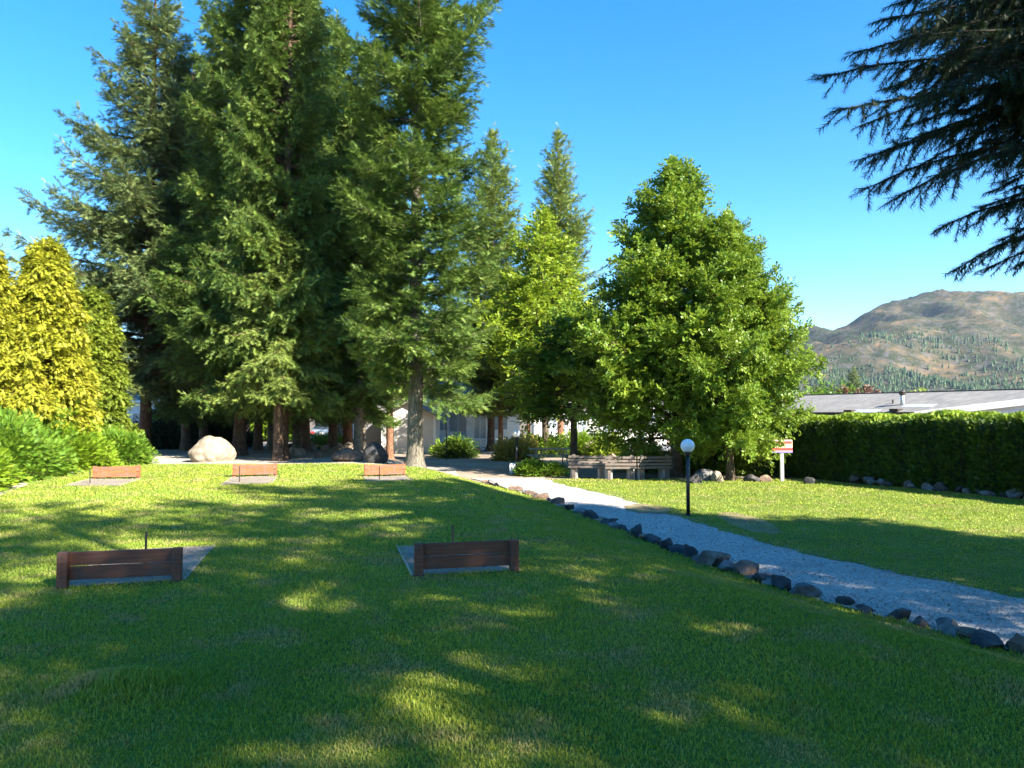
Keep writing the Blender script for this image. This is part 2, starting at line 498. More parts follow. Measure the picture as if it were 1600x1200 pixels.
M['steel'] = plain('rusty_steel', (.06, .045, .035), .6, .5)
M['edging'] = plain('timber_edging', (.30, .26, .20), .9)

M['redwood_back'] = woodmat('shaded_weathered_redwood', (.055, .020, .012), (.095, .033, .018), (.14, .05, .026))  # redwood copy darkened for the near boards' shade and weathered backs
def board(x, y, label, pit_label, near):
    z = hz(x, y)
    t = thing('horseshoe_backboard', label, 'backboard', (x, y, z - .01), CA, 'horseshoe backboards on the lawn')
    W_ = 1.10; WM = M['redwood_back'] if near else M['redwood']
    s_ = 1 if near else -1          # planks on the pit side of the posts
    for sx in (-1, 1):
        MB().box((sx * (W_ / 2 - .045), 0, .16), (.09, .085, .36), bev=.004).build('post', WM, t)
    for k, zz in enumerate((.125, .262)):
        MB().box((0, s_ * .063, zz), (W_ - .012 if not near else W_ - .10, .038, .128), bev=.004).build('plank', WM, t)
        for sx in (-1, 1):
            for dz in (-.03, .03):
                MB().tube([(sx * (W_ / 2 - .045), s_ * .07, zz + dz), (sx * (W_ / 2 - .045), -s_ * .050, zz + dz)], .009, 8).build('bolt', M['steel'], t)
    pit = thing('horseshoe_pit', pit_label, 'sand pit', (x, y, z), CA, 'horseshoe pits in front of the backboards')
    L_ = 1.9
    # pit surface follows the lawn
    n = 9; vs = []; 
    for a in np.linspace(.0, L_, n):
        for b_ in np.linspace(-.56, .56, 6):
            lx, ly = b_, s_ * a
            wx = x + lx * math.cos(CA) - ly * math.sin(CA); wy = y + lx * math.sin(CA) + ly * math.cos(CA)
            vs.append((lx, ly, hz(wx, wy) - z + .006))
    fs = [(r * 6 + c, r * 6 + c + 1, (r + 1) * 6 + c + 1, (r + 1) * 6 + c) for r in range(n - 1) for c in range(5)]
    MB().add(vs, fs).build('sand', M['sand'], pit, smooth=True)
    e = MB()
    for sx in (-1, 1):
        ln = [(sx * .57, s_ * a, 0) for a in (0, L_ / 2, L_)]
        pts = []
        for (lx, ly, _) in ln:
            wx = x + lx * math.cos(CA) - ly * math.sin(CA); wy = y + lx * math.sin(CA) + ly * math.cos(CA)
            pts.append((lx, ly, hz(wx, wy) - z + .006))
        e.tube(pts, .014, 4)
    e.build('edging', M['edging'], pit)
    sx_, sy_ = (.0, s_ * .95)
    if not near: sx_, sy_ = -.22, -1.35
    MB().tube([(sx_, sy_, -.1), (sx_, sy_ + s_ * .02, .36)], .0127, 8).build('stake', M['steel'], pit)
    return t

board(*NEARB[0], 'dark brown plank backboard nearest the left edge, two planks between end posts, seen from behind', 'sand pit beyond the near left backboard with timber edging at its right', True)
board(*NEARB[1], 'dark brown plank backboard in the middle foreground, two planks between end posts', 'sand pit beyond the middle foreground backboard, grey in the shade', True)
board(*FARB[0], 'sunlit orange plank backboard far off in front of the juniper bushes', 'pale sand pit before the far backboard by the junipers', False)
board(*FARB[1], 'sunlit orange plank backboard far off, middle one of the far row, near the pale boulder', 'pale sand pit before the middle backboard of the far row', False)
board(*FARB[2], 'sunlit orange plank backboard far off beside the tall grey fir trunk', 'pale sand pit before the far backboard beside the tall grey fir trunk', False)

# ------------------------------------------------------------------ foliage generator
def norm(v): return v / np.maximum(np.linalg.norm(v, axis=-1, keepdims=True), 1e-9)

def t_needles(seed, n=8, spread=.27, w=.058, flat=.5):
    r = random.Random(seed); v = []; f = []
    for i in range(n):
        x = .02 + .82 * i / n
        for s in (-1, 1):
            k = len(v)
            ln = r.uniform(.8, 1.2)
            tip = (x + .30 * ln, s * spread * ln * r.uniform(.7, 1.1), r.uniform(-flat, flat) * .4)
            v += [(x - w, 0, r.uniform(-.02, .02)), (x + w, s * .01, 0), tip]; f.append((k, k + 1, k + 2))
    k = len(v); v += [(.8, -w, 0), (.8, w, 0), (1.12, 0, 0)]; f.append((k, k + 1, k + 2))
    return np.array(v), np.array(f)

def t_brush(seed, n=42, w=.018, ln=.48):
    r = random.Random(seed); v = []; f = []
    for i in range(n):
        x = i / n; a = r.uniform(0, 6.283)
        k = len(v); l_ = ln * r.uniform(.8, 1.15)
        c, s = math.cos(a), math.sin(a)
        v += [(x - w, -s * w, c * w), (x + w, s * w, -c * w), (x + l_ * .62, c * l_ * .8, s * l_ * .8)]; f.append((k, k + 1, k + 2))
    k = len(v)
    for a in range(3): v.append((0, .012 * math.cos(a * 2.1), .012 * math.sin(a * 2.1)))
    v.append((1, 0, 0)); f += [(k, k + 1, k + 3), (k + 1, k + 2, k + 3), (k + 2, k, k + 3)]
    return np.array(v), np.array(f)

def t_leaves(seed, n=6, size=.42):
    r = random.Random(seed); v = []; f = []
    for i in range(n):
        x = .1 + .9 * i / n; s = -1 if i % 2 else 1
        a = s * r.uniform(.5, 1.3); z = r.uniform(-.5, .15); L = size * r.uniform(.75, 1.2); tw = r.uniform(-.7, .7)
        d = np.array([math.cos(a), math.sin(a), z]); d /= np.linalg.norm(d)
        sd_ = np.array([-math.sin(a), math.cos(a), tw]); sd_ -= d * sd_.dot(d); sd_ /= np.linalg.norm(sd_)
        up = np.cross(d, sd_)
        p = np.array([x, s * .05, 0]); k = len(v)
        v += [p, p + d * L * .5 + sd_ * L * .42 + up * L * .1, p + d * L, p + d * L * .5 - sd_ * L * .42 + up * L * .1]
        f += [(k, k + 1, k + 2), (k, k + 2, k + 3)]
    return np.array(v), np.array(f)

def t_frond(seed, n=7, spread=.34, w=.07):
    """flat scaly spray of a cypress or juniper"""
    r = random.Random(seed); v = []; f = []
    for i in range(n):
        x = .02 + .85 * i / n; q = math.sin(math.pi * (i + 1.2) / (n + 1.5))
        for s in (-1, 1):
            k = len(v); ln = r.uniform(.8, 1.2) * (q * .8 + .3)
            v += [(x - w, 0, 0), (x + w, 0, 0), (x + .34 * ln, s * spread * ln, r.uniform(-.10, .03))]; f.append((k, k + 1, k + 2))
    k = len(v); v += [(.75, -w, 0), (.75, w, 0), (1.15, 0, -.03)]; f.append((k, k + 1, k + 2))
    return np.array(v), np.array(f)

def sprigs(P, D, Sc, rng, temps, upr=.35, up=(0, 0, 1), tn=None):
    """place a random template at each P along D; returns V, F, tint"""
    n = len(P); D = norm(D)
    N = norm(np.array(up, float) + rng.normal(0, upr, (n, 3)))
    Sd = norm(np.cross(N, D)); N = np.cross(D, Sd)
    which = rng.integers(0, len(temps), n)
    if tn is None: tn = np.clip(rng.normal(.5, .2, n), 0, 1)
    Vs, Fs, Ts, off = [], [], [], 0
    for k, (tv, tf) in enumerate(temps):
        I = np.where(which == k)[0]
        if not len(I): continue
        Rm = np.stack([D[I], Sd[I], N[I]], 1)            # (m,3 axes,3)
        V = P[I][:, None, :] + Sc[I][:, None, None] * np.einsum('vk,mkj->mvj', tv, Rm)
        F = tf[None] + (np.arange(len(I)) * len(tv))[:, None, None] + off
        Vs.append(V.reshape(-1, 3)); Fs.append(F.reshape(-1, tf.shape[1])); Ts.append(np.repeat(tn[I], len(tv)))
        off += len(I) * len(tv)
    return np.concatenate(Vs), np.concatenate(Fs), np.concatenate(Ts)

def tubes_np(paths, m=4):
    """paths: list of (pts (k,3), radii (k))"""
    Vs, Fs, off = [], [], 0
    for pts, rad in paths:
        pts = np.asarray(pts, float); rad = np.asarray(rad, float); k = len(pts)
        t = norm(np.gradient(pts, axis=0))
        ref = np.array([0, 0, 1.]) if abs(t[0, 2]) < .9 else np.array([1., 0, 0])
        a = norm(np.cross(t, ref)); b = np.cross(t, a)
        an = np.arange(m) * 2 * np.pi / m
        V = pts[:, None] + rad[:, None, None] * (np.cos(an)[None, :, None] * a[:, None] + np.sin(an)[None, :, None] * b[:, None])
        Vs.append(V.reshape(-1, 3))
        i = (np.arange(k - 1) * m)[:, None]; j = np.arange(m)[None]; j2 = (j + 1) % m
        Fs.append(np.stack([i + j, i + j2, i + m + j2, i + m + j], -1).reshape(-1, 4) + off); off += k * m
    return np.concatenate(Vs), np.concatenate(Fs)

def gen_tree(seed, H, z0, prof, nb, r0, temps, sprig=.24, rise=(.5, -.1), droop=.25, uptip=.1, twig_sp=.16, twig_len=.34, sp=.13,
             flat=True, hang=.35, jit=.35, lean=0, mulL=(.6, 1.15), tmin=.1, inner=0., gaps=0., bare=0, spread_up=.35, wood=1., whorl=1):
    rng = np.random.default_rng(seed)
    # trunk
    k = 14; tt = np.linspace(0, 1, k)
    wx = np.cumsum(rng.normal(0, .012 * H / k, k)); wy = np.cumsum(rng.normal(0, .012 * H / k, k)); wx -= wx[0]; wy -= wy[0]
    tp = np.stack([wx + lean * H * tt ** 1.3, wy, H * .985 * tt], 1)
    tr = r0 * (1 - tt) ** .8 + .012
    # dense lower trunk with root flare
    zz = np.concatenate([[-.25, 0, .06, .15, .3, .5, .8, 1.2, 1.7, 2.3], np.linspace(3, H * .985, 16)])
    P3 = np.stack([np.interp(zz, tp[:, 2], tp[:, 0]), np.interp(zz, tp[:, 2], tp[:, 1]), zz], 1)
    rr = np.interp(zz, tp[:, 2], tr) * (1 + .55 * np.exp(-np.maximum(zz, 0) / .22))
    m = 14; an = np.arange(m) * 2 * np.pi / m
    root = 1 + .16 * np.exp(-np.maximum(zz, 0) / .5)[:, None] * np.sin(an * 5 + seed)[None] + rng.normal(0, .045, (len(zz), m))
    V = np.stack([P3[:, 0:1] + rr[:, None] * root * np.cos(an), P3[:, 1:2] + rr[:, None] * root * np.sin(an), np.repeat(zz[:, None], m, 1)], -1).reshape(-1, 3)
    i = (np.arange(len(zz) - 1) * m)[:, None]; j = np.arange(m)[None]; j2 = (j + 1) % m
    F = np.stack([i + j, i + j2, i + m + j2, i + m + j], -1).reshape(-1, 4)
    trunkVF = (V, F)
    paths = []; SP, SD = [], []
    gap_az = rng.uniform(0, 2 * np.pi, 40); 
    for b in range(nb + bare):
        isbare = b >= nb
        u = (((b // whorl) * whorl + (rng.normal(.5, .13) * whorl if whorl > 1 else rng.uniform(0, 1))) / nb) if not isbare else rng.uniform(-.05, .25)
        z = z0 + (H * .97 - z0) * min(u, 1)
        if gaps and mnoise.noise((z * 1.1, seed * 3.1, b % 3)) < -1 + gaps * 1.2 and not isbare: continue
        L = max(.12, prof(max(u, 0))) * rng.uniform(*mulL) * (.38 if isbare else 1)
        az = b * 2.39996 + rng.normal(0, .35)
        e0 = rise[0] + (rise[1] - rise[0]) * (1 - max(u, 0)) + rng.normal(0, .12)
        # rise[1] at the crown base, rise[0] at the top
        hd = np.array([math.cos(az), math.sin(az), 0]); q = np.linspace(0, 1, 7)
        base = np.array([np.interp(z, tp[:, 2], tp[:, 0]), np.interp(z, tp[:, 2], tp[:, 1]), z])
        zc = q * math.sin(e0) * L - droop * L * q ** 2 + uptip * L * q ** 3.5
        side = np.array([-hd[1], hd[0], 0]); bend = rng.normal(0, .12)
        pts = base + hd * (q * math.cos(e0) * L)[:, None] + np.array([0, 0, 1]) * zc[:, None] + side * (bend * L * q ** 2)[:, None]
        rb = (.010 + .011 * L) * wood
        paths.append((pts, np.linspace(rb, .004, 7)))
        if isbare: continue
        nt_ = max(2, int(L / twig_sp))
        t = np.clip(np.linspace(tmin, .97, nt_) + rng.normal(0, .01, nt_), 0, 1)
        pos = np.stack([np.interp(t, q, pts[:, c]) for c in range(3)], 1)
        tang = norm(np.stack([np.interp(t, q, np.gradient(pts[:, c], q)) for c in range(3)], 1))
        for s in (-1, 1):
            lat = norm(np.cross(tang, np.array([0, 0, 1.]))) * s
            if not flat:
                ph = rng.uniform(-1.3, 1.3, nt_)[:, None]
                upv = np.cross(lat, tang)
                lat = lat * np.cos(ph) + upv * np.sin(ph)
            td = norm(tang * .75 + lat * .8 + np.array([0, 0, -hang]) + rng.normal(0, .16, (nt_, 3)))
            tl = (twig_len * L * (1 - t) ** .75 * (.5 + .5 * np.minimum(1, t * 3)) + .10) * rng.uniform(.6, 1.25, nt_)
            if not flat: tl = tl * 1.1
            for a in range(nt_):
                c = max(1, int(tl[a] / sp))
                d = (np.arange(c) + rng.uniform(.1, .9)) * (tl[a] / c)
                pp = pos[a] + td[a] * d[:, None] + np.array([0, 0, -hang * .35]) * (d ** 2)[:, None]
                SP.append(pp); SD.append(np.repeat(td[a][None], c, 0))
                if tl[a] > .5 and a % 2 == 0: paths.append((np.stack([pos[a], pos[a] + td[a] * tl[a] * .8]), [.007, .003]))
        # along the branch and its tip
        c = max(2, int(L / sp)); t2 = rng.uniform(max(tmin, .3), 1, c)
        SP.append(np.stack([np.interp(t2, q, pts[:, k_]) for k_ in range(3)], 1)); SD.append(np.repeat(norm(pts[-1] - pts[-2])[None], c, 0))
    SP = np.concatenate(SP); SD = np.concatenate(SD)
    # leader
    c = int(8 + H); zz2 = rng.uniform(.93, 1.0, c) * H
    SP = np.concatenate([SP, np.stack([np.interp(zz2, tp[:, 2], tp[:, 0]), np.interp(zz2, tp[:, 2], tp[:, 1]), zz2], 1)])
    SD = np.concatenate([SD, np.tile([0, 0, 1.], (c, 1)) + rng.normal(0, .5, (c, 3))])
    SD = norm(SD + rng.normal(0, jit, SD.shape))
    SP = SP + rng.normal(0, .03, SP.shape)
    Sc = sprig * rng.uniform(.7, 1.3, len(SP))
    cv = sprigs(SP, SD, Sc, rng, temps, spread_up)
    return trunkVF, tubes_np(paths), cv

PROTO = {}
def proto(key, crownmat, bark, **k):
    (tv, tf), (bv, bf), (cv, cf, ct) = gen_tree(**k)
    PROTO[key] = (mesh_np('trunk_' + key, tv, tf, bark, smooth=True), mesh_np('branches_' + key, bv, bf, bark, smooth=True), mesh_np('crown_' + key, cv, cf, crownmat, ct))
    print(key, 'crown tris', len(cf))

def tree(name, key, loc, label, cat='tree', rz=0, sc=(1, 1), mat=None, bark=None, group=None, tilt=(0, 0)):
    x, y = loc
    t = thing(name, label, cat, (x, y, hz(x, y) - .05), rz, group)
    t.rotation_euler = (tilt[0], tilt[1], rz)
    t.scale = (sc[0], sc[0], sc[1])
    for nm, me, m in zip(('trunk', 'branches', 'crown'), PROTO[key], (bark, bark, mat)):
        if me is None: continue
        o = link(nm, me, t)
        if m:
            o.material_slots[0].link = 'OBJECT'; o.material_slots[0].material = m
    return t

NE = [t_needles(i) for i in range(4)]
FR = [t_frond(i) for i in range(4)]
LV = [t_leaves(i) for i in range(5)]
def P_col(rm, top=.72, low=.8):
    return lambda u: rm * (low + (1 - low) * min(1, u / .15)) * (1 if u < top else max(0, (1 - u) / (1 - top)) ** .8)
def P_cone(rm, pw=.85, low=.75):
    return lambda u: rm * (low + (1 - low) * min(1, u / .12)) * max(0, 1 - u) ** pw

proto('fir_tall', M['fir'], M['bark_grey'], seed=11, H=21.5, z0=2.5, prof=P_col(2.55, .66, .9), nb=225, r0=.25, temps=NE, sprig=.27, rise=(.75, -.05), droop=.22, uptip=.34, twig_sp=.105, twig_len=.5, sp=.105, gaps=.5, bare=24, hang=.22, mulL=(.45, 1.22), tmin=.2, whorl=7)
proto('fir_dense', M['fir'], M['bark_fir'], seed=5, H=26, z0=2.6, prof=P_cone(4.3, .48, .75), nb=360, r0=.26, temps=NE, sprig=.29, rise=(.85, -.15), droop=.28, uptip=.25, twig_sp=.125, twig_len=.42, sp=.13, bare=20, hang=.45, mulL=(.5, 1.18), tmin=.25, gaps=.35, whorl=8)
proto('fir_wide', M['spruce'], M['bark_fir'], seed=23, H=20.5, z0=3.0, prof=P_cone(5.2, .72, .75), nb=270, r0=.22, temps=NE, sprig=.28, rise=(.7, -.05), droop=.25, uptip=.28, twig_sp=.13, twig_len=.4, sp=.13, bare=30, hang=.5, mulL=(.45, 1.2), tmin=.2, gaps=.45, whorl=8)
proto('fir_slim', M['palefir'], M['bark_red'], seed=31, H=17.6, z0=3.4, prof=P_cone(2.9, .6, .8), nb=250, r0=.17, temps=NE, sprig=.28, rise=(.9, .2), droop=.2, uptip=.25, twig_sp=.14, twig_len=.42, sp=.13, bare=16, hang=.3, mulL=(.5, 1.25), tmin=.1, gaps=.4, whorl=6)
proto('fir_low', M['spruce'], M['bark_fir'], seed=41, H=9.5, z0=3.0, prof=P_cone(2.7, .7, .9), nb=130, r0=.2, temps=NE, sprig=.27, rise=(.6, -.35), droop=.35, uptip=.2, twig_sp=.13, twig_len=.42, sp=.12, bare=6, hang=.6, mulL=(.6, 1.2), tmin=.15, whorl=7)
proto('fir_open', M['fir'], M['bark_fir'], seed=61, H=16, z0=3.4, prof=P_cone(4.2, .5, .8), nb=64, r0=.22, temps=NE, sprig=.30, rise=(.5, .05), droop=.2, uptip=.15, twig_sp=.14, twig_len=.32, sp=.14, bare=10, hang=.3, mulL=(.4, 1.2), tmin=.2, gaps=.6, whorl=5)
def P_lin(rm): return lambda u: rm * min(1, .72 + u * 1.6) * (1 if u < .3 else max(0, (1 - u) / .7) ** .72)
proto('linden', M['linden'], M['bark_leaf'], seed=7, H=11.2, z0=1.35, prof=P_lin(4.3), nb=175, r0=.17, temps=LV, sprig=.225, rise=(1.05, .12), droop=.12, uptip=.08, twig_sp=.13, twig_len=.37, sp=.13, flat=False, hang=.12, jit=.55, mulL=(.62, 1.08), tmin=.25, spread_up=.5, wood=1.5, gaps=.42)
proto('lime', M['limeleaf'], M['bark_leaf'], seed=17, H=11.4, z0=2.6, prof=P_lin(3.3), nb=110, r0=.13, temps=LV, sprig=.26, rise=(1.15, .4), droop=.12, uptip=.0, twig_sp=.17, twig_len=.36, sp=.2, flat=False, hang=.1, jit=.6, mulL=(.6, 1.1), tmin=.2, spread_up=.5, wood=1.4, gaps=.45)
proto('maple', M['maple'], M['bark_leaf'], seed=19, H=8.2, z0=3.1, prof=lambda u: 3.5 * min(1, .8 + u) * max(0, 1 - u) ** .45, nb=84, r0=.16, temps=LV, sprig=.32, rise=(1.0, .05), droop=.15, uptip=.0, twig_sp=.18, twig_len=.36, sp=.19, flat=False, hang=.2, jit=.5, mulL=(.6, 1.1), tmin=.25, spread_up=.45, wood=1.5, gaps=.45)
proto('cypress', M['gold'], M['bark_fir'], seed=3, H=6.3, z0=.3, prof=lambda u: 1.95 * min(1, .8 + u) * max(0, 1 - u) ** .34, nb=380, r0=.12, temps=FR, sprig=.14, rise=(1.0, .5), droop=.55, uptip=-.1, twig_sp=.08, twig_len=.42, sp=.075, hang=.75, jit=.3, mulL=(.62, 1.15), tmin=.35, flat=False, spread_up=.3)

# conifers of the grove: key, px, distance, scale xy, scale z, rotation, label
GROVE = [
 ('fir_tall', 648, 24.0, 1, 1, .4, None, 'M:bark_grey', 'tall fir with thick grey sunlit trunk, standing right behind the right far backboard'),
 ('fir_dense', 443, 27.6, .72, .97, 1.3, None, None, 'tall fir with broad reddish trunk, directly behind the grass edge between two far backboards'),
 ('fir_low', 436, 26.6, .92, .95, 2.0, 'palefir', None, 'shorter pale green spruce with drooping boughs in front of the dark fir mass'),
 ('fir_dense', 375, 30.0, .92, 1.0, 0, None, None, 'massive dark fir with leaning trunk just right of the pale boulder'),
 ('fir_wide', 228, 33.5, 1.12, 1.13, 2.6, None, None, 'open branched grey green fir at the left of the grove, thin top against the sky'),
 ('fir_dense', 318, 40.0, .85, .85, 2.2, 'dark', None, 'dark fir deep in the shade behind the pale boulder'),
 ('fir_dense', 404, 36.0, .75, .92, 3.9, None, None, 'fir with black shaded trunk between the boulder fir and the broad reddish trunk'),
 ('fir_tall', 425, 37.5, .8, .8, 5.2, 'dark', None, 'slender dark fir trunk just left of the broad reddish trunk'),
 ('fir_dense', 479, 33.5, .72, .86, 4.6, None, None, 'fir with thin leaning dark trunk in front of the parked car'),
 ('fir_tall', 465, 38.0, .9, .84, 1.0, None, 'M:bark_grey', 'fir with crooked dappled trunk left of the parked car'),
 ('fir_tall', 544, 38.5, 1.0, .86, 2.0, None, 'M:bark_red', 'fir with smooth orange sunlit trunk by the white house corner'),
 ('fir_dense', 566, 36.0, .66, .78, 3.1, None, 'M:bark_grey', 'fir with wide rooted brown trunk before the white house corner'),
 ('fir_slim', 610, 31.5, .85, .76, 4.2, 'fir', 'M:bark_red', 'smaller fir with red brown trunk in front of the clapboard shed'),
 ('fir_slim', 767, 45.0, 1.3, 1.14, 0.3, None, 'M:bark_fir', 'slender pale green fir with dark trunk, pointed top left of the lime green tree'),
 ('fir_slim', 782, 43.0, .9, .6, 1.9, None, 'M:bark_red', 'short fir with orange trunk beside the slender dark trunk'),
 ('fir_slim', 876, 46.0, 1.2, 1.17, 3.3, 'palefir', 'M:bark_red', 'narrow grey green fir poking out above the lime green tree'),
 ('fir_dense', 292, 37.0, .85, .80, 0.7, None, None, 'tall fir at the back between the open branched fir and the dark mass'),
 ('fir_dense', 520, 36.5, .8, .86, 2.9, None, None, 'tall fir at the back just left of the tall grey trunk'),
 ('fir_tall', 560, 29.5, .72, .66, 0.9, None, None, 'mid height fir filling the dark gap left of the tall grey trunk'),
]
for key, p_, d_, sx, sz, rz, mt, bk, lab in GROVE:
    tree('fir_tree' if key != 'fir_low' else 'spruce_tree', key, (px(p_, d_), d_), lab, 'conifer', rz, (sx, sz), M[mt] if mt else None, M[bk[2:]] if bk else None, 'conifers of the grove',
         tilt=(0, (.035 if p_ == 375 else (.05 if p_ == 479 else 0))))

tree('linden_tree', 'linden', (px(1140, 24.6), 24.6), 'broad leafy tree with brown trunk at the lawn edge, left of the striped sign', 'tree', .5, (.72, .82))
tree('linden_tree', 'linden', (px(1056, 26.6), 26.6), 'largest leafy tree, rounded pyramid crown behind the slatted benches', 'tree', 2.9, (1.06, 1.04))
tree('lime_green_tree', 'lime', (px(852, 38.5), 38.5), 'bright yellow green leafy tree left of the big pyramid crown', 'tree', .2, (1.42, 1.16))
tree('maple_tree', 'maple', (px(896, 30.0), 30.0), 'dark green leafy tree with slim trunk beside the picnic table', 'tree', 1.2, (.98, .74))
tree('maple_tree', 'maple', (px(826, 43.5), 43.5), 'leafy tree with slim pale trunk left of the picnic table', 'tree', 4.2, (.75, .85), M['limeleaf'], M['bark_red'])

# ------------------------------------------------------------------ left shrubs
tree('golden_cypress', 'cypress', (px(66, 22.6), 22.6), 'golden yellow cypress, the biggest one, above the junipers', 'evergreen shrub', 0, (1.02, 1.14))
tree('golden_cypress', 'cypress', (px(-30, 21.6), 21.6), 'golden yellow cypress cut by the left edge of the photo', 'evergreen shrub', 2.1, (1.0, 1.1))
tree('green_cypress', 'cypress', (px(138, 25.6), 25.6), 'yellow green cypress right of the golden one', 'evergreen shrub', 4.0, (.95, .98), M['goldgreen'])
tree('green_cypress', 'cypress', (px(70, 27), 27), 'grey green cypress top showing behind the golden one', 'evergreen shrub', 5.0, (1.0, 1.32), M['goldgreen'])

def gen_juniper(seed, rad, h, mat, n=260, sprig=.12, temps=FR, low=.08, spread=1.0, dens=.03):
    rng = np.random.default_rng(seed)
    SP, SD, paths = [], [], []
    for b in range(n):
        az = rng.uniform(0, 2 * np.pi); e = math.asin(min(1, rng.uniform(low, 1) ** 1.1)) 
        L = math.hypot(rad * math.cos(e), h * math.sin(e)) * rng.uniform(.72, 1.12)
        hd = np.array([math.cos(az), math.sin(az), 0]); q = np.linspace(0, 1, 6)
        pts = hd * (q * math.cos(e) * L)[:, None] + np.array([0, 0, 1]) * (q * math.sin(e) * L + .18 * L * q - .22 * L * q ** 2.2)[:, None] + np.array([0, 0, .06])
        paths.append((pts, np.linspace(.014, .003, 6)))
        c = int(L / dens)
        t = rng.uniform(.35, 1, c) ** .8
        pos = np.stack([np.interp(t, q, pts[:, k]) for k in range(3)], 1)
        tg = norm(pts[-1] - pts[2])
        off = rng.normal(0, .085, (c, 3))
        SP.append(pos + off); SD.append(norm(tg[None] + off * 5 + rng.normal(0, .22, (c, 3))))
    SP = np.concatenate(SP); SD = np.concatenate(SD)
    SP[:, 2] = np.maximum(SP[:, 2], .04)
    cv = sprigs(SP, SD, sprig * rng.uniform(.6, 1.35, len(SP)), rng, temps, .5)
    return tubes_np(paths, 3), cv

def bush(name, loc, rad, h, seed, label, cat, mat, n=200, sprig=.12, temps=FR, low=.05, bark=None, dens=.03, group=None, z=None, sx=1):
    (bv, bf), (cv, cf, ct) = gen_juniper(seed, rad, h, mat, n, sprig, temps, low, dens=dens)
    x, y = loc
    t = thing(name, label, cat, (x, y, (hz(x, y) if z is None else z) - .04), 0, group)
    t.scale = (sx, 1, 1)
    link('stems', mesh_np('stems', bv, bf, bark or M['bark_fir']), t)
    link('foliage', mesh_np('foliage', cv, cf, mat, ct), t)
    return t

J = 'juniper bushes along the lawn'
bush('juniper_bush', (px(-70, 15.8), 15.8), 1.15, 1.15, 1, 'brightest yellow green juniper at the left edge of the photo', 'shrub', M['juniper2'], 420, group=J)
bush('juniper_bush', (px(-15, 18.4), 18.4), 1.5, 1.75, 2, 'tall arching green juniper under the golden cypress', 'shrub', M['juniper'], 520, group=J)
bush('juniper_bush', (px(52, 19.9), 19.9), 1.05, 1.05, 6, 'low dense juniper in front, between the bright one and the backboard', 'shrub', M['juniper'], 400, group=J)
bush('juniper_bush', (px(112, 22.4), 22.4), 1.15, 1.3, 3, 'yellow tinged juniper behind the far left backboard', 'shrub', M['juniper2'], 420, group=J)
bush('juniper_bush', (px(180, 24.6), 24.6), 1.2, 1.0, 4, 'spiky low juniper nearest the gravel, at the right end of the row', 'shrub', M['juniper'], 380, group=J)
bush('juniper_bush', (px(50, 22.0), 22.0), 1.6, 2.1, 8, 'dark green juniper rising at the back of the row', 'shrub', M['juniper'], 420, group=J)
bush('juniper_bush', (px(125, 25.0), 25.0), 1.5, 1.7, 9, 'green juniper rising behind the spiky low one', 'shrub', M['juniper'], 420, group=J)

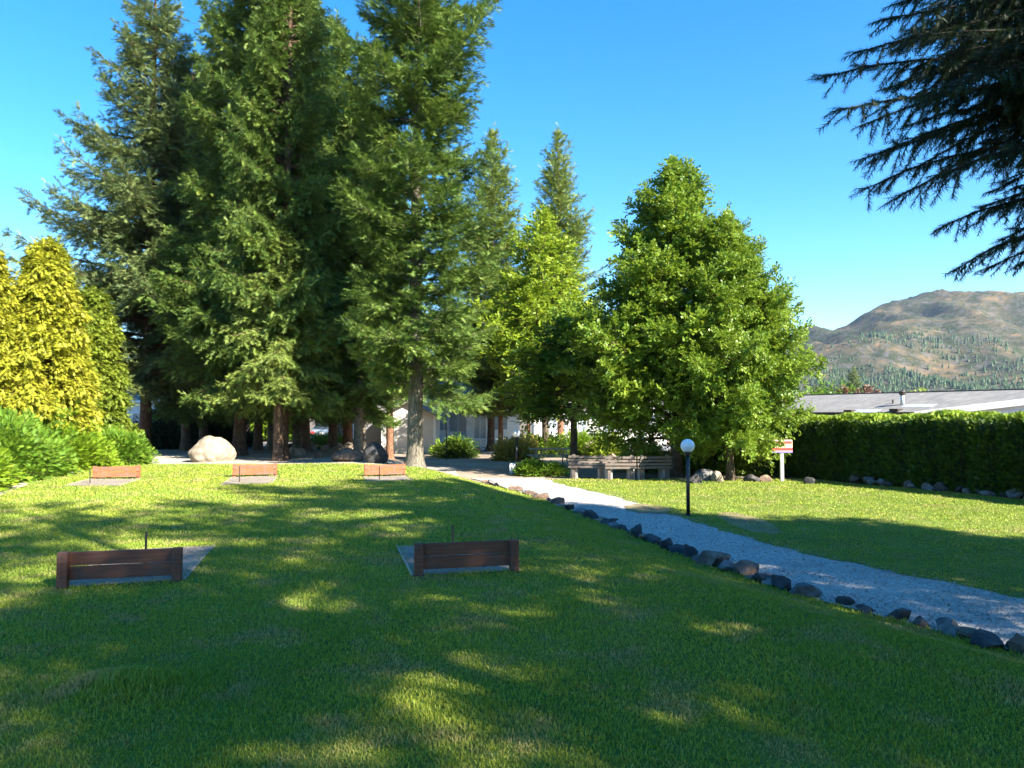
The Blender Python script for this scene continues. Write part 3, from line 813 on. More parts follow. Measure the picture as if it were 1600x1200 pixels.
# ------------------------------------------------------------------ big fir at the right whose boughs hang into view
M['dark_in2'] = plain('silhouette_twig_bark', (.03, .024, .018), .95)  # backlit bough silhouette put into the bark colour, darker than the trunk
T0 = (8.2, 6.9)
BR = [t_brush(i) for i in range(4)]
def hanging_fir():
    x0, y0 = T0; zb = hz(x0, y0)
    rng = np.random.default_rng(77)
    root = thing('fir_tree', 'dark fir whose drooping boughs hang in from the upper right corner', 'conifer', (x0, y0, zb - .05))
    (tv, tf), (bv, bf), (cv, cf, ct) = gen_tree(seed=55, H=12.2, z0=6.3, prof=P_cone(4.2, .8, .8), nb=170, r0=.3, temps=NE, sprig=.22, rise=(.7, -.1), droop=.25, uptip=.15, twig_sp=.2, twig_len=.33, sp=.14, bare=0, hang=.4, mulL=(.6, 1.1), tmin=.2)
    link('trunk', mesh_np('trunk', tv, tf, M['bark_fir'], smooth=True), root)
    link('branches', mesh_np('branches', bv, bf, M['bark_fir'], smooth=True), root)
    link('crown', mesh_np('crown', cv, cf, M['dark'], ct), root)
    tips = [(1290, 84, 6.6), (1312, 133, 6.1), (1345, 150, 6.8), (1353, 192, 6.4), (1358, 215, 6.9), (1358, 262, 6.5), (1405, 262, 6.0), (1440, 215, 7.1),
            (1472, 330, 6.6), (1500, 384, 6.3), (1530, 290, 7.0), (1560, 330, 6.8), (1545, 372, 6.9), (1590, 378, 6.2), (1390, 110, 7.2), (1450, 90, 6.0),
            (1500, 150, 6.5), (1560, 200, 6.2), (1600, 260, 6.4), (1610, 330, 6.8), (1480, 60, 7.0), (1400, 40, 7.3), (1345, 40, 6.5), (1560, 70, 7.4),
            (1600, 120, 7.0), (1640, 375, 6.7), (1420, 170, 6.7), (1480, 230, 7.2), (1540, 130, 7.5), (1600, 190, 5.9), (1650, 300, 6.1), (1520, 30, 6.2),
            (1380, -20, 6.4), (1460, -30, 7.0), (1540, -20, 6.6), (1600, 20, 6.3), (1640, 80, 7.2), (1660, 200, 6.6), (1520, 200, 6.8), (1570, 260, 7.3)]
    for k in range(50):
        a = rng.uniform(1400, 1760); b = rng.uniform(-60, min(400, 60 + (a - 1380) * 1.2)); tips.append((a, b, rng.uniform(5.9, 7.6)))
    paths, SP, SD = [], [], []
    for (a, b, d) in tips:
        tip = np.array([px(a, d) - x0, d - y0, zat(b, d) - zb])
        st = np.array([0, 0, tip[2] + rng.uniform(.15, .75)])
        ctl = st + (tip - st) * .5 + np.array([0, 0, .38])
        q = np.linspace(0, 1, 12)[:, None]
        pts = (1 - q) ** 2 * st + 2 * q * (1 - q) * ctl + q ** 2 * tip
        ph_ = rng.uniform(0, 6.28, 2); q_ = q[:, 0]
        pts[:, 2] += (.07 * np.sin(q_ * 9 + ph_[0]) - .16 * q_ ** 5) * np.minimum(1, q_ * 3); pts[:, 1] += .08 * np.sin(q_ * 6 + ph_[1]) * q_
        paths.append((pts, np.linspace(.034, .005, 12)))
        L = np.linalg.norm(tip - st); n = int(L * .72 / .066)
        t = np.linspace(.28, .985, n); q1 = q[:, 0]
        pos = np.stack([np.interp(t, q1, pts[:, k]) for k in range(3)], 1)
        tg = norm(np.stack([np.interp(t, q1, np.gradient(pts[:, k], q1)) for k in range(3)], 1))
        lat = norm(np.cross(tg, [0, 0, 1.]))
        for s in range(n):
            sg = 1 if s % 2 else -1
            sl_ = (.14 + .55 * (1 - t[s]) ** .6) * rng.uniform(.55, 1.15)
            td = norm(tg[s] * rng.uniform(.35, .8) + lat[s] * sg * rng.uniform(.15, .65) + np.array([0, 0, -rng.uniform(.2, .85)]) + rng.normal(0, .22, 3))
            c = max(1, int(sl_ / .085)); dd = np.arange(c) * (sl_ / c)
            pp = pos[s] + td * dd[:, None] + np.array([0, 0, -.25]) * (dd ** 2)[:, None]
            SP.append(pp); SD.append(np.repeat(td[None], c, 0) + rng.normal(0, .06, (c, 3)))
            paths.append((np.stack([pos[s], pos[s] + td * sl_ + np.array([0, 0, -.25 * sl_ ** 2])]), [.004, .0018]))
            if sl_ > .28:
                for e in dd[1:-1:1]:
                    t3 = norm(td + rng.normal(0, .55, 3)); SP.append((pos[s] + td * e)[None]); SD.append(t3[None])
        t4 = np.arange(.35, 1.0, .055 / L); SP.append(np.stack([np.interp(t4, q1, pts[:, k]) for k in range(3)], 1)); SD.append(np.tile(norm(pts[-1] - pts[-3]), (len(t4), 1)) + rng.normal(0, .12, (len(t4), 3)))
    SP = np.concatenate(SP); SD = np.concatenate(SD)
    cv, cf, ct = sprigs(SP, SD, .118 * rng.uniform(.85, 1.15, len(SP)), rng, BR, .5)
    v, f = tubes_np(paths, 5)
    link('boughs', mesh_np('boughs', v, f, M['dark_in2'], smooth=True), root)
    link('hanging_foliage', mesh_np('hanging_foliage', cv, cf, M['dark'], ct), root)
    print('hanging tris', len(cf))
hanging_fir()

# firs outside the right edge and behind the camera: they shade the lawn
for k, (x, y, key, sx, sz, rz) in enumerate([(13.5, 4.8, 'fir_dense', .86, .57, 1.0), (11.0, 0.5, 'fir_open', 1.0, 1.08, 2.0), (8.0, -3.2, 'fir_open', .95, 1.08, .3), (14.5, -2.5, 'fir_open', 1.05, 1.2, 4.0),
                                         (9.6, -1.4, 'fir_open', .85, 1.0, 1.7), (5.0, -7.0, 'fir_open', 1.0, .95, 5.0), (9.5, -9.5, 'fir_open', 1.0, 1.15, .7), (18.0, 1.0, 'fir_dense', .86, .56, 2.2), (1.0, -10.0, 'fir_open', 1.0, .95, 3.0),
                                         (7.0, -5.8, 'fir_open', 1.0, 1.05, 3.6), (13.2, -6.0, 'fir_open', 1.1, 1.15, 0.6)]):
    tree('fir_tree', key, (x, y), 'fir standing outside the picture whose shadow falls on the lawn', 'conifer', rz, (sx, sz), group='firs outside the picture')

# ------------------------------------------------------------------ rocks
def rockmat(name, c0, c1, c2):
    m, t, b = newmat(name)
    geo = nd(t, 'ShaderNodeNewGeometry')
    n = noise_n(t, geo.outputs['Position'], 5, 8, .65); n2 = noise_n(t, geo.outputs['Position'], 1.3, 3)
    ad = nd(t, 'ShaderNodeMath', operation='MULTIPLY_ADD'); t.links.new(n, ad.inputs[0]); ad.inputs[1].default_value = .6
    s_ = nd(t, 'ShaderNodeMath', operation='MULTIPLY'); t.links.new(n2, s_.inputs[0]); s_.inputs[1].default_value = .4
    t.links.new(s_.outputs[0], ad.inputs[2])
    t.links.new(ramp(t, ad.outputs[0], [(.36, c0), (.5, c1), (.64, c2)]), b.inputs['Base Color'])
    b.inputs['Roughness'].default_value = .85
    bump(t, b, n, .7, .03)
    return m
M['rock_dark'] = rockmat('basalt', (.018, .018, .02), (.042, .04, .04), (.10, .092, .085))
M['rock_brown'] = rockmat('brown_rock', (.06, .04, .03), (.15, .095, .065), (.28, .2, .14))
M['rock_pale'] = rockmat('pale_granite', (.18, .14, .10), (.27, .215, .155), (.37, .31, .235))
M['rock_grey'] = rockmat('grey_rock', (.07, .07, .073), (.14, .135, .13), (.25, .24, .22))
M['rock_black'] = rockmat('black_basalt', (.015, .015, .018), (.03, .03, .034), (.07, .068, .065))  # near-black rock of the pointed boulder

def rock(name, loc, size, mat, seed, label, cat='rock', group=None, cuts=9, z=None, rz=None, sub=3, lo=.55, bury=.22, peak=False):
    import bmesh
    rng = np.random.default_rng(seed)
    bm = bmesh.new(); bmesh.ops.create_icosphere(bm, subdivisions=sub + 1, radius=1)
    V = np.array([v.co[:] for v in bm.verts])
    for _ in range(cuts):
        d = rng.normal(0, 1, 3); d /= np.linalg.norm(d); lim = rng.uniform(lo, lo + .3)
        s_ = V @ d; ex = np.maximum(s_ - lim, 0); V -= ex[:, None] * d * .96
    if peak:
        V[:, 0] *= 1 - .33 * np.clip(V[:, 2], 0, 1)
    V = V * np.array(size)[None] / 2
    sc = max(size)
    for i, v in enumerate(V):
        k = mnoise.noise(Vector(v) * (3.2 / sc) + Vector((seed, 0, 0))) * .05 * sc + mnoise.noise(Vector(v) * (9 / sc) + Vector((seed, 3, 0))) * .022 * sc
        V[i] = v * (1 + k / max(np.linalg.norm(v), .05))
    for v, c in zip(bm.verts, V): v.co = c
    me = bpy.data.meshes.new(name); bm.to_mesh(me); bm.free(); me.materials.append(mat)
    x, y = loc
    o = link(name, me, None, (x, y, (hz(x, y) if z is None else z) + size[2] * bury))
    o.rotation_euler = (0, 0, rng.uniform(0, 6.28) if rz is None else rz)
    return tag(o, label, cat, group)

rock('boulder', (px(333, 25.9), 25.9), (1.62, 1.2, 1.2), M['rock_pale'], 12, 'large pale rounded boulder in the sun on the gravel', 'boulder', rz=.15, cuts=12, peak=True, sub=4, lo=.74)
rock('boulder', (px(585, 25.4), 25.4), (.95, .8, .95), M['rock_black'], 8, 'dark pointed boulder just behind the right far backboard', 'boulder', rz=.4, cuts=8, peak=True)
rock('boulder', (px(545, 26.2), 26.2), (1.15, .8, .62), M['rock_brown'], 9, 'low brown dappled boulder left of the dark pointed one', 'boulder', rz=.1, cuts=8)

ORD = ['first', 'second', 'third', 'fourth', 'fifth', 'sixth', 'seventh', 'eighth', 'ninth', 'tenth', 'eleventh', 'twelfth', 'thirteenth', 'fourteenth', 'fifteenth', 'sixteenth', 'seventeenth', 'eighteenth', 'nineteenth', 'twentieth', 'twenty-first', 'twenty-second', 'twenty-third', 'twenty-fourth', 'twenty-fifth', 'twenty-sixth', 'twenty-seventh', 'twenty-eighth', 'twenty-ninth', 'thirtieth']
# edging along the left side of the path: px, py of the foot, width, height, kind
er = random.Random(4)
edge = [(1592, 1022, .34, .34, 'b'), (1545, 1012, .42, .24, 'd'), (1488, 992, .30, .22, 'g'), (1440, 978, .22, .16, 'd'), (1352, 950, .22, .14, 'd'), (1262, 925, .40, .28, 'g'), (1228, 915, .36, .34, 'd'),
        (1196, 905, .36, .27, 'd'), (1170, 897, .38, .33, 'b'), (1145, 888, .40, .28, 'g'), (1118, 878, .46, .42, 'b'), (1082, 862, .30, .30, 'd'), (1062, 853, .40, .24, 'd'), (1047, 848, .26, .36, 'd'),
        (1018, 838, .44, .26, 'd'), (998, 830, .38, .30, 'd'), (974, 821, .26, .24, 'd'), (952, 814, .44, .24, 'd'), (930, 806, .40, .24, 'd'), (912, 799, .34, .22, 'g'), (893, 792, .34, .24, 'd'), (874, 785, .46, .34, 'd'),
        (850, 776, .5, .22, 'b'), (832, 768, .4, .26, 'b'), (810, 759, .4, .2, 'b'), (782, 750, .34, .16, 'g'), (762, 742, .34, .14, 'b')]
kinds = {'b': ('rock_brown', 'brown'), 'd': ('rock_dark', 'dark grey'), 'g': ('rock_grey', 'grey')}
for k, (a, b, wd, ht, kd) in enumerate(edge):
    # find distance where the path edge projects on that column
    best = min(np.linspace(5.5, 29, 400), key=lambda y: abs(px(a, y) - (float(xl_path(y)) - .18)))
    mt, cn = kinds[kd]
    lab = f'{cn} angular edging rock, {ORD[k]} up the left side of the path from the camera'
    rock('edging_rock', (px(a, best) - .06, best), (wd * 1.6, wd * 1.0, ht * 1.2), M[mt], 100 + k, lab, 'rock', 'rocks edging the path', cuts=15, sub=3, z=.0, lo=.36, bury=.14)
for k in range(26):
    a = (edge[k][0] + edge[k + 1][0]) / 2
    best = min(np.linspace(5.5, 29, 400), key=lambda y: abs(px(a, y) - (float(xl_path(y)) - .18)))
    wd = er.uniform(.2, .34); kd = er.choice('bdgd')
    rock('edging_rock', (px(a, best) + er.uniform(-.1, .1), best), (wd * 1.5, wd, wd * .8), M[kinds[kd][0]], 400 + k, f'small {kinds[kd][1]} filler rock just beyond the {ORD[k]} edging rock from the camera', 'rock', 'rocks edging the path', cuts=15, sub=2, z=.0, lo=.36, bury=.12)
# rocks at the foot of the hedge
for k, q in enumerate(np.linspace(0, 1, 24)):
    y = 23.2 - 7.2 * q; x = rrt(y) + .12 + er.uniform(-.08, .2)
    wd = er.uniform(.34, .6); 
    rock('hedge_rock', (x, y), (wd, wd * .8, wd * er.uniform(.6, .8)), M[er.choice(['rock_grey', 'rock_dark', 'rock_grey'])], 200 + k, f'grey rock along the hedge foot, {ORD[k]} counted from the striped sign', 'rock', 'rocks along the hedge foot', cuts=15, sub=3, z=.08, lo=.38)
# loose stones in the grove and the planted beds
loose = [(470, 716, .5, .3, 'p', 'pale stone at the grass edge beside the broad reddish trunk'), (500, 719, .45, .22, 'b', 'small brown stone on the grass edge left of the low brown boulder'), (458, 712, .4, .26, 'p', 'small cream stone at the foot of the broad reddish trunk'),
         (487, 706, .7, .3, 'p', 'flat pale stone under the thin leaning trunk'), (520, 703, 1.3, .4, 'p', 'long pale stone edging the bed in front of the parked car'), (548, 701, 1.2, .42, 'p', 'long tan stone edging the bed by the orange trunk'),
         (592, 700, .6, .5, 'd', 'dark stone beside the small red brown trunk'), (575, 704, .5, .3, 'b', 'brown stone between two shaded trunks'), (455, 700, .5, .35, 'd', 'dark stone behind the broad reddish trunk'),
         (925, 712, 1.5, .85, 'p', 'wide pinkish rock left of the lime green bush'), (908, 706, .8, .6, 'b', 'brown rock beside the dark maple trunk'), (988, 717, 1.1, .4, 'p', 'long flat pink stone behind the slatted benches'), (958, 718, .6, .35, 'b', 'brown stone under the lime green bush'),
         (745, 695, .6, .35, 'b', 'brown stone at the foot of the clipped dark bush'), (725, 699, .5, .3, 'd', 'dark flat stone near the clapboard shed corner'), (1100, 750, .8, .38, 'g', 'grey slab stone between the benches and the broad tree trunk'), (1120, 752, .6, .35, 'p', 'cream stone lit by the sun left of the broad tree trunk'),
         (1172, 752, .6, .25, 'd', 'dark stone right of the broad tree trunk'), (1195, 752, .5, .22, 'b', 'brown stone left of the striped sign'), (1262, 757, .5, .22, 'd', 'dark stone right of the striped sign'), (1085, 756, .5, .3, 'd', 'dark stone right of the last slatted bench')]
kk = dict(kinds); kk['p'] = ('rock_pale', 'pale')
for k, (a, b, wd, ht, kd, lab) in enumerate(loose):
    zb = .42 if a < 640 else 0.0
    d = (EYE - zb) * F_PX / (b - HOR)
    d = min(d, 42)
    rock('stone', (px(a, d), d), (wd, wd * .7, ht * 1.4), M[kk[kd][0]], 300 + k, lab, 'stone', None, cuts=8, sub=2)

# ------------------------------------------------------------------ lamps, sign, tables, benches
M['black'] = plain('black_paint', (.018, .018, .018), .35, .1)
M['globe'] = plain('white_acrylic', (.74, .76, .78), .22, var=.02)
M['white'] = plain('white_paint', (.74, .74, .72), .5, var=.05, scale=3)
M['cream'] = plain('off_white_siding', (.66, .63, .57), .6, var=.05, scale=3)
M['greywall'] = plain('grey_wall', (.36, .36, .37), .7, var=.08, scale=2)
M['win'] = plain('window_glass', (.26, .30, .33), .12, var=.3, scale=1.5)
M['frame'] = plain('window_frame', (.7, .7, .7), .4, var=.03)

def lamp(x, y, h, label):
    t = thing('lamp_post', label, 'lamp post', (x, y, hz(x, y)), 0, 'globe lamps beside the path')
    MB().tube([(0, 0, -.1), (0, 0, h - .30)], .040, 14).build('post', M['black'], t, smooth=True)
    MB().lathe([(.075, 0), (.075, .02), (.05, .035)], 16).build('base_plate', M['black'], t)
    MB().lathe([(.045, h - .36), (.075, h - .34), (.082, h - .27), (.07, h - .262)], 16).build('collar', M['black'], t)
    prof = [(.149 * math.sin(a), h - .149 - .149 * math.cos(a)) for a in np.linspace(.42, math.pi - .02, 20)]
    MB().lathe(prof, 32).build('globe', M['globe'], t, smooth=True)
    return t
lamp(px(1072, 16.1) - 0, 16.0, 1.66, 'black lamp post with white globe standing alone at the right edge of the path')
lamp(px(807, 27.6), 27.6, 1.62, 'smaller distant globe lamp with black post beside the picnic table bed')
t = thing('small_sign', 'small blank white board leaning at the foot of the distant globe lamp', 'sign', (px(801, 27.2), 27.2, 0), .15)
MB().box((0, 0, .22), (.22, .02, .34), rx=-.2, bev=.004).build('panel', M['white'], t)
MB().box((-.06, .03, .1), (.025, .02, .26), bev=.003).build('stake', M['white'], t)

t = thing('sign_board', 'red, cream and white striped notice board on a white post before the hedge', 'sign', (px(1220, 24.2), 24.2, hz(px(1220, 24.2), 24.2)), -.05)
MB().box((0, 0, .46), (.10, .10, .98), bev=.006).build('post', M['white'], t)
pz = zat(697, 24.2) - hz(px(1220, 24.2), 24.2)
MB().box((0, -.062, pz), (.66, .025, .43), bev=.004).build('panel', plain('cream_print', (.62, .55, .38), .4, var=.04), t)
bands = [(.188, .05, (.50, .38, .36)), (.125, .07, (.40, .055, .05)), (.07, .03, (.60, .36, .24)), (-.095, .085, (.40, .05, .05)), (-.150, .030, (.5, .3, .28)), (-.188, .046, (.22, .17, .42))]
for k, (zz, hh, c) in enumerate(bands):
    MB().box((.03 if k == 1 else 0, -.077, pz + zz), (.656 - (.10 if k == 1 else 0), .006, hh)).build('printed_band', plain('band%d' % k, c, .45, var=.1, scale=30), t)

def picnic(x, y, rz, label):
    z = hz(x, y)
    t = thing('picnic_table', label, 'picnic table', (x, y, z - .02), rz)
    W = M['greywood']
    b = MB()
    for k in range(5): b.box((0, (k - 2) * .147, .745), (1.83, .138, .04), bev=.005)
    b.build('tabletop', W, t)
    for s in (-1, 1):
        q = MB()
        for k in (0, 1): q.box((0, s * (.62 + k * .145), .43), (1.83, .138, .04), bev=.005)
        q.build('bench_seat', W, t)
    for sx in (-.62, .62):
        for s in (-1, 1):
            MB().box((sx, s * .43, .36), (.04, .09, .86), rx=s * .52, bev=.004).build('leg', W, t)
        MB().box((sx + .042, 0, .385), (.04, 1.52, .09), bev=.004).build('crossbar', W, t)
        MB().box((sx * .62, 0, .56), (.62, .05, .05), ry=(.62 if sx > 0 else -.62), bev=.004).build('brace', W, t)
    return t
picnic(px(860, 31.5), 31.5, .12, 'grey weathered wooden picnic table left of the dark maple trunk')

def bench(x, y, rz, L, label):
    """slatted garden bench seen from the lawn; slats on posts of stacked blocks"""
    t = thing('slatted_bench', label, 'bench', (x, y, hz(x, y) - .02), rz, 'curved row of slatted wooden benches')
    W = M['oldwood']
    for k in range(4): MB().box((0, -.02 + k * .012, .42 + k * .112), (L, .042, .082), bev=.006, rx=-.1).build('back_slat', W, t)
    b = MB()
    for k in range(4): b.box((0, .16 + k * .125, .40), (L, .108, .045), bev=.005)
    b.build('seat', W, t)
    for sx in (-1, 1):
        MB().box((sx * L * .36, .045, .42), (.11, .06, .84), bev=.006).build('back_post', W, t)
        MB().box((sx * L * .36, .30, .185), (.24, .42, .37), bev=.012).build('leg', M['greywood'], t)
    return t
bench(px(918, 25.0), 25.2, -.22, 1.3, 'leftmost slatted bench, dark in the shade beside the maple trunk')
bench(px(970, 24.6), 24.75, -.02, 1.05, 'middle slatted bench of the curved row, half in sun')
bench(px(1025, 24.6), 24.9, .20, 1.25, 'rightmost slatted bench, its back slats catching the sun')

# hooked iron pole by the shed
t = thing('hooked_pole', 'thin dark curved pole standing by the shed corner', 'pole', (px(698, 36.0), 36.0, hz(px(698, 36.0), 36.0)))
MB().tube([(0, 0, -.1), (0, 0, 1.55), (-.05, 0, 1.8), (-.2, 0, 1.98), (-.42, 0, 2.05)], .028, 8).build('pole', M['black'], t, smooth=True)

# ------------------------------------------------------------------ planted beds
def ball(name, loc, rad, h, seed, label, mat, n=170, sprig=.15, temps=None, low=.02, dens=.06, cat='bush', sx=1):
    return bush(name, loc, rad, h, seed, label, cat, mat, n, sprig, temps or LV, low, dens=dens, sx=sx)
def bed(a, b, z=0.0):
    d = (EYE - z) * F_PX / (b - HOR); return (px(a, d), d)
ball('leafy_bush', bed(948, 716), 1.05, 1.15, 21, 'loose lime green bush behind the leftmost slatted bench', M['shrub'], 190, .17, dens=.05)
ball('leafy_bush', (px(1005, 31), 31), 1.1, .95, 22, 'mid green bush behind the benches, right of the lime green bush', M['linden'], 150)
ball('low_bush', (px(1008, 28.5), 28.5), 1.05, .55, 23, 'low clipped yellow green bush behind the middle bench', M['goldgreen'], 190, .12, FR)
ball('low_bush', (px(1078, 28.0), 28.0), 1.0, .8, 24, 'dappled leafy bush right of the lone globe lamp', M['linden'], 170)
ball('low_bush', (px(1045, 30), 30), .8, .6, 25, 'orange tinged low bush behind the rightmost bench', M['yshrub'], 120)
ball('low_bush', (px(832, 26.8), 26.8), .55, .34, 26, 'low dark green bush just right of the distant lamp', M['maple'], 170, .14)
ball('low_bush', (px(862, 26.6), 26.6), .5, .22, 28, 'small dark creeping plant at the edge of the gravel beside the picnic table', M['maple'], 110, .12)
ball('yellow_bush', (px(796, 35.5), 35.5), .75, 1.05, 27, 'yellow leaved bush behind the distant lamp, left half', M['yshrub'], 150)
ball('yellow_bush', (px(817, 35.5), 35.5), .7, 1.15, 29, 'yellow green bush behind the distant lamp, right half', M['yshrub'], 150)
ball('clipped_bush', (px(716, 38), 38), 1.05, 1.05, 30, 'dark clipped bush right of the clapboard shed', M['hedge'], 260, .14, FR)
ball('lime_plant', (px(690, 38.5), 38.5), .55, .8, 31, 'small bright lime plant at the shed corner', M['juniper2'], 90, .14, FR)
ball('clipped_bush', (px(848, 39), 39), 1.6, 1.0, 32, 'long dark clipped bush behind the picnic table', M['hedge'], 300, .15, FR)
ball('leafy_bush', (px(905, 40), 40), 1.5, 1.2, 33, 'bright green bush behind the dark maple trunk', M['juniper2'], 220, .16, FR)
ball('low_bush', (px(505, 41.5), 41.5), 1.5, .5, 34, 'low green plants in front of the parked car', M['juniper'], 150, .14, FR, sx=1.4)
ball('leafy_bush', (px(1165, 27.4), 27.4), 1.2, 1.0, 35, 'dark shaded bush behind the broad tree trunk', M['maple'], 160)
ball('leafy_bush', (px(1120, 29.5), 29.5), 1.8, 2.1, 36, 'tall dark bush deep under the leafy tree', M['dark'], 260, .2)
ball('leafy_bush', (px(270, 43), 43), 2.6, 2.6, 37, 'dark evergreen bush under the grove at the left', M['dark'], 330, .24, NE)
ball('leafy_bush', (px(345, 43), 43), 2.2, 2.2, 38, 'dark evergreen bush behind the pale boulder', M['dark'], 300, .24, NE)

# ------------------------------------------------------------------ clipped hedges
def hedge(name, pts, thick, h, seed, label, mat, dens=900, sprig=.13, bulge=.16, z0=None):
    rng = np.random.default_rng(seed)
    pts = [np.array(p, float) for p in pts]
    seg = [np.linalg.norm(pts[i + 1] - pts[i]) for i in range(len(pts) - 1)]; L = sum(seg)
    cum = np.concatenate([[0], np.cumsum(seg)])
    PX = np.array([p[0] for p in pts]); PY = np.array([p[1] for p in pts])
    def at(s):
        x = np.interp(s, cum, PX); y = np.interp(s, cum, PY)
        x2 = np.interp(s + .05, cum, PX); y2 = np.interp(s + .05, cum, PY)
        x1 = np.interp(s - .05, cum, PX); y1 = np.interp(s - .05, cum, PY)
        t = norm(np.stack([x2 - x1, y2 - y1], -1)); return x, y, t
    def prof(s, q):   # q 0..1 around: side, top, side -> lateral offset, height, normal
        b = bulge * np.abs(np.sin(np.pi * s / 1.05 + .8 * np.sin(s * .7))) ** .6
        hh = h + .05 * np.sin(s * 1.9) + .035 * np.sin(s * 5.3)
        a = np.clip(q * 3, 0, 3)
        side0 = a < 1; top = (a >= 1) & (a < 2)
        lat = np.where(side0, -thick / 2 - b * (1 - .3 * a), np.where(top, (a - 1.5) * thick, thick / 2 + b))
        zz = np.where(side0, a * hh, np.where(top, hh + .05 * np.sin(np.pi * (a - 1)), (3 - a) * hh))
        nl = np.where(side0, -1., np.where(top, 0, 1.)); nz = np.where(top, 1., .12)
        return lat, zz, nl, nz
    n = int(L * (2 * h + thick) * dens)
    s_ = rng.uniform(0, L, n); q = rng.uniform(0, 1, n)
    w_ = np.array([h, thick, h]); w_ = np.cumsum(w_) / w_.sum()
    q = np.where(q < w_[0], q / w_[0] / 3, np.where(q < w_[1], 1 / 3 + (q - w_[0]) / (w_[1] - w_[0]) / 3, 2 / 3 + (q - w_[1]) / (1 - w_[1]) / 3))
    lat, zz, nl, nz = prof(s_, q); x, y, t = at(s_)
    inset = rng.uniform(0, .22, n) ** 1.4
    gz = height(x, y) if z0 is None else z0
    side = np.stack([-t[:, 1], t[:, 0]], 1)
    P = np.stack([x - side[:, 0] * lat * (1 - inset * .3), y - side[:, 1] * lat * (1 - inset * .3), gz + zz * (1 - .06 * inset)], 1)
    D = np.stack([-side[:, 0] * nl * .6, -side[:, 1] * nl * .6, nz * .7 + .45], 1) + rng.normal(0, .38, (n, 3))
    top_lit = np.clip((zz - h * .93) / (h * .07), 0, 1)       # sunlight put into the tint along the clipped top; faces stay shade-dark
    V, F, T = sprigs(P, D, sprig * rng.uniform(.6, 1.4, n), rng, FR, .9, tn=np.clip(rng.normal(.35, .16, n) + .6 * top_lit, 0, 1))
    # solid woody inside
    ss = np.linspace(.05, L - .05, max(4, int(L / .3))); core = []
    for s in ss:
        for a in (0.0, .17, .333, .36, .5, .64, .667, .83, 1.0):
            l_, z_, _, _ = prof(np.array(s), np.array(a)); xx, yy, tt = at(np.array([s]))
            core.append((xx[0] + tt[0][1] * l_ * .78, yy[0] - tt[0][0] * l_ * .78, (hz(xx[0], yy[0]) if z0 is None else z0) + float(z_) * .94))
    m_ = 9; i = (np.arange(len(ss) - 1) * m_)[:, None]; j = np.arange(m_)[None]; j2 = (j + 1) % m_
    CF = np.stack([i + j, i + j2, i + m_ + j2, i + m_ + j], -1).reshape(-1, 4)
    c = np.array([PX.mean(), PY.mean(), 0])
    t_ = thing(name, label, 'hedge', tuple(c))
    o = link('inner_branches', mesh_np('inner_branches', np.array(core) - c, CF, M['dark_in'], smooth=True), t_)
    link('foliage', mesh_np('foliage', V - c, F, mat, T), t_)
    return t_
M['dark_in'] = plain('hedge_interior', (.02, .028, .012), .95)
hp = [(8.6, 26.9), (10.2, 26.3), (11.4, 24.4), (12.9, 20.0), (14.4, 15.5), (16.2, 10.5), (17.5, 6.5)]
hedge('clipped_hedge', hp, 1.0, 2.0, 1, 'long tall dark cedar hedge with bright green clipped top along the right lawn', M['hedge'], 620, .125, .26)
hedge('clipped_hedge', [(px(395, 57), 57), (px(462, 57), 57)], 1.2, 2.9, 2, 'far sunlit yellow green hedge seen between the fir trunks', M['juniper2'], 170, .22)

# ------------------------------------------------------------------ buildings
def siding(name, c, pitch=.14):
    m, t, b = newmat(name)
    tc = nd(t, 'ShaderNodeTexCoord'); sp = nd(t, 'ShaderNodeSeparateXYZ'); t.links.new(tc.outputs['Object'], sp.inputs[0])
    mu = nd(t, 'ShaderNodeMath', operation='MULTIPLY'); t.links.new(sp.outputs[2], mu.inputs[0]); mu.inputs[1].default_value = 1 / pitch
    fr = nd(t, 'ShaderNodeMath', operation='FRACT'); t.links.new(mu.outputs[0], fr.inputs[0])
    n = noise_n(t, tc.outputs['Object'], 2, 4)
    col = ramp(t, n, [(.3, tuple(v * .92 for v in c)), (.7, c)])
    gr = ramp(t, fr.outputs[0], [(0, (.45, .45, .45)), (.1, (1, 1, 1))])
    t.links.new(mixc(t, 1.0, col, gr, 'MULTIPLY'), b.inputs['Base Color'])
    b.inputs['Roughness'].default_value = .55
    bump(t, b, fr.outputs[0], .6, .015)
    return m
def roofmat():
    m, t, b = newmat('asphalt_shingle')
    tc = nd(t, 'ShaderNodeTexCoord')
    br = nd(t, 'ShaderNodeTexBrick'); br.inputs['Scale'].default_value = 1
    br.inputs['Brick Width'].default_value = .33; br.inputs['Row Height'].default_value = .145; br.inputs['Mortar Size'].default_value = .008
    br.inputs['Color1'].default_value = (.17, .16, .15, 1); br.inputs['Color2'].default_value = (.25, .235, .215, 1); br.inputs['Mortar'].default_value = (.14, .135, .13, 1)
    t.links.new(tc.outputs['Object'], br.inputs['Vector'])
    n = noise_n(t, tc.outputs['Object'], .8, 5)
    t.links.new(mixc(t, 1.0, br.outputs[0], ramp(t, n, [(.3, (.82, .82, .82)), (.7, (1.1, 1.1, 1.08))]), 'MULTIPLY'), b.inputs['Base Color'])
    b.inputs['Roughness'].default_value = .9
    bump(t, b, br.outputs['Fac'], .4, .01)
    return m
M['siding'] = siding('clapboard', (.60, .57, .52)); M['vinyl'] = siding('white_siding', (.74, .73, .70), .2); M['dsiding'] = siding('grey_clapboard', (.30, .31, .33))
M['roof'] = roofmat(); M['metal'] = plain('galvanised', (.5, .55, .56), .4, .5)
M['flash'] = plain('roof_flashing', (.36, .40, .44), .5)

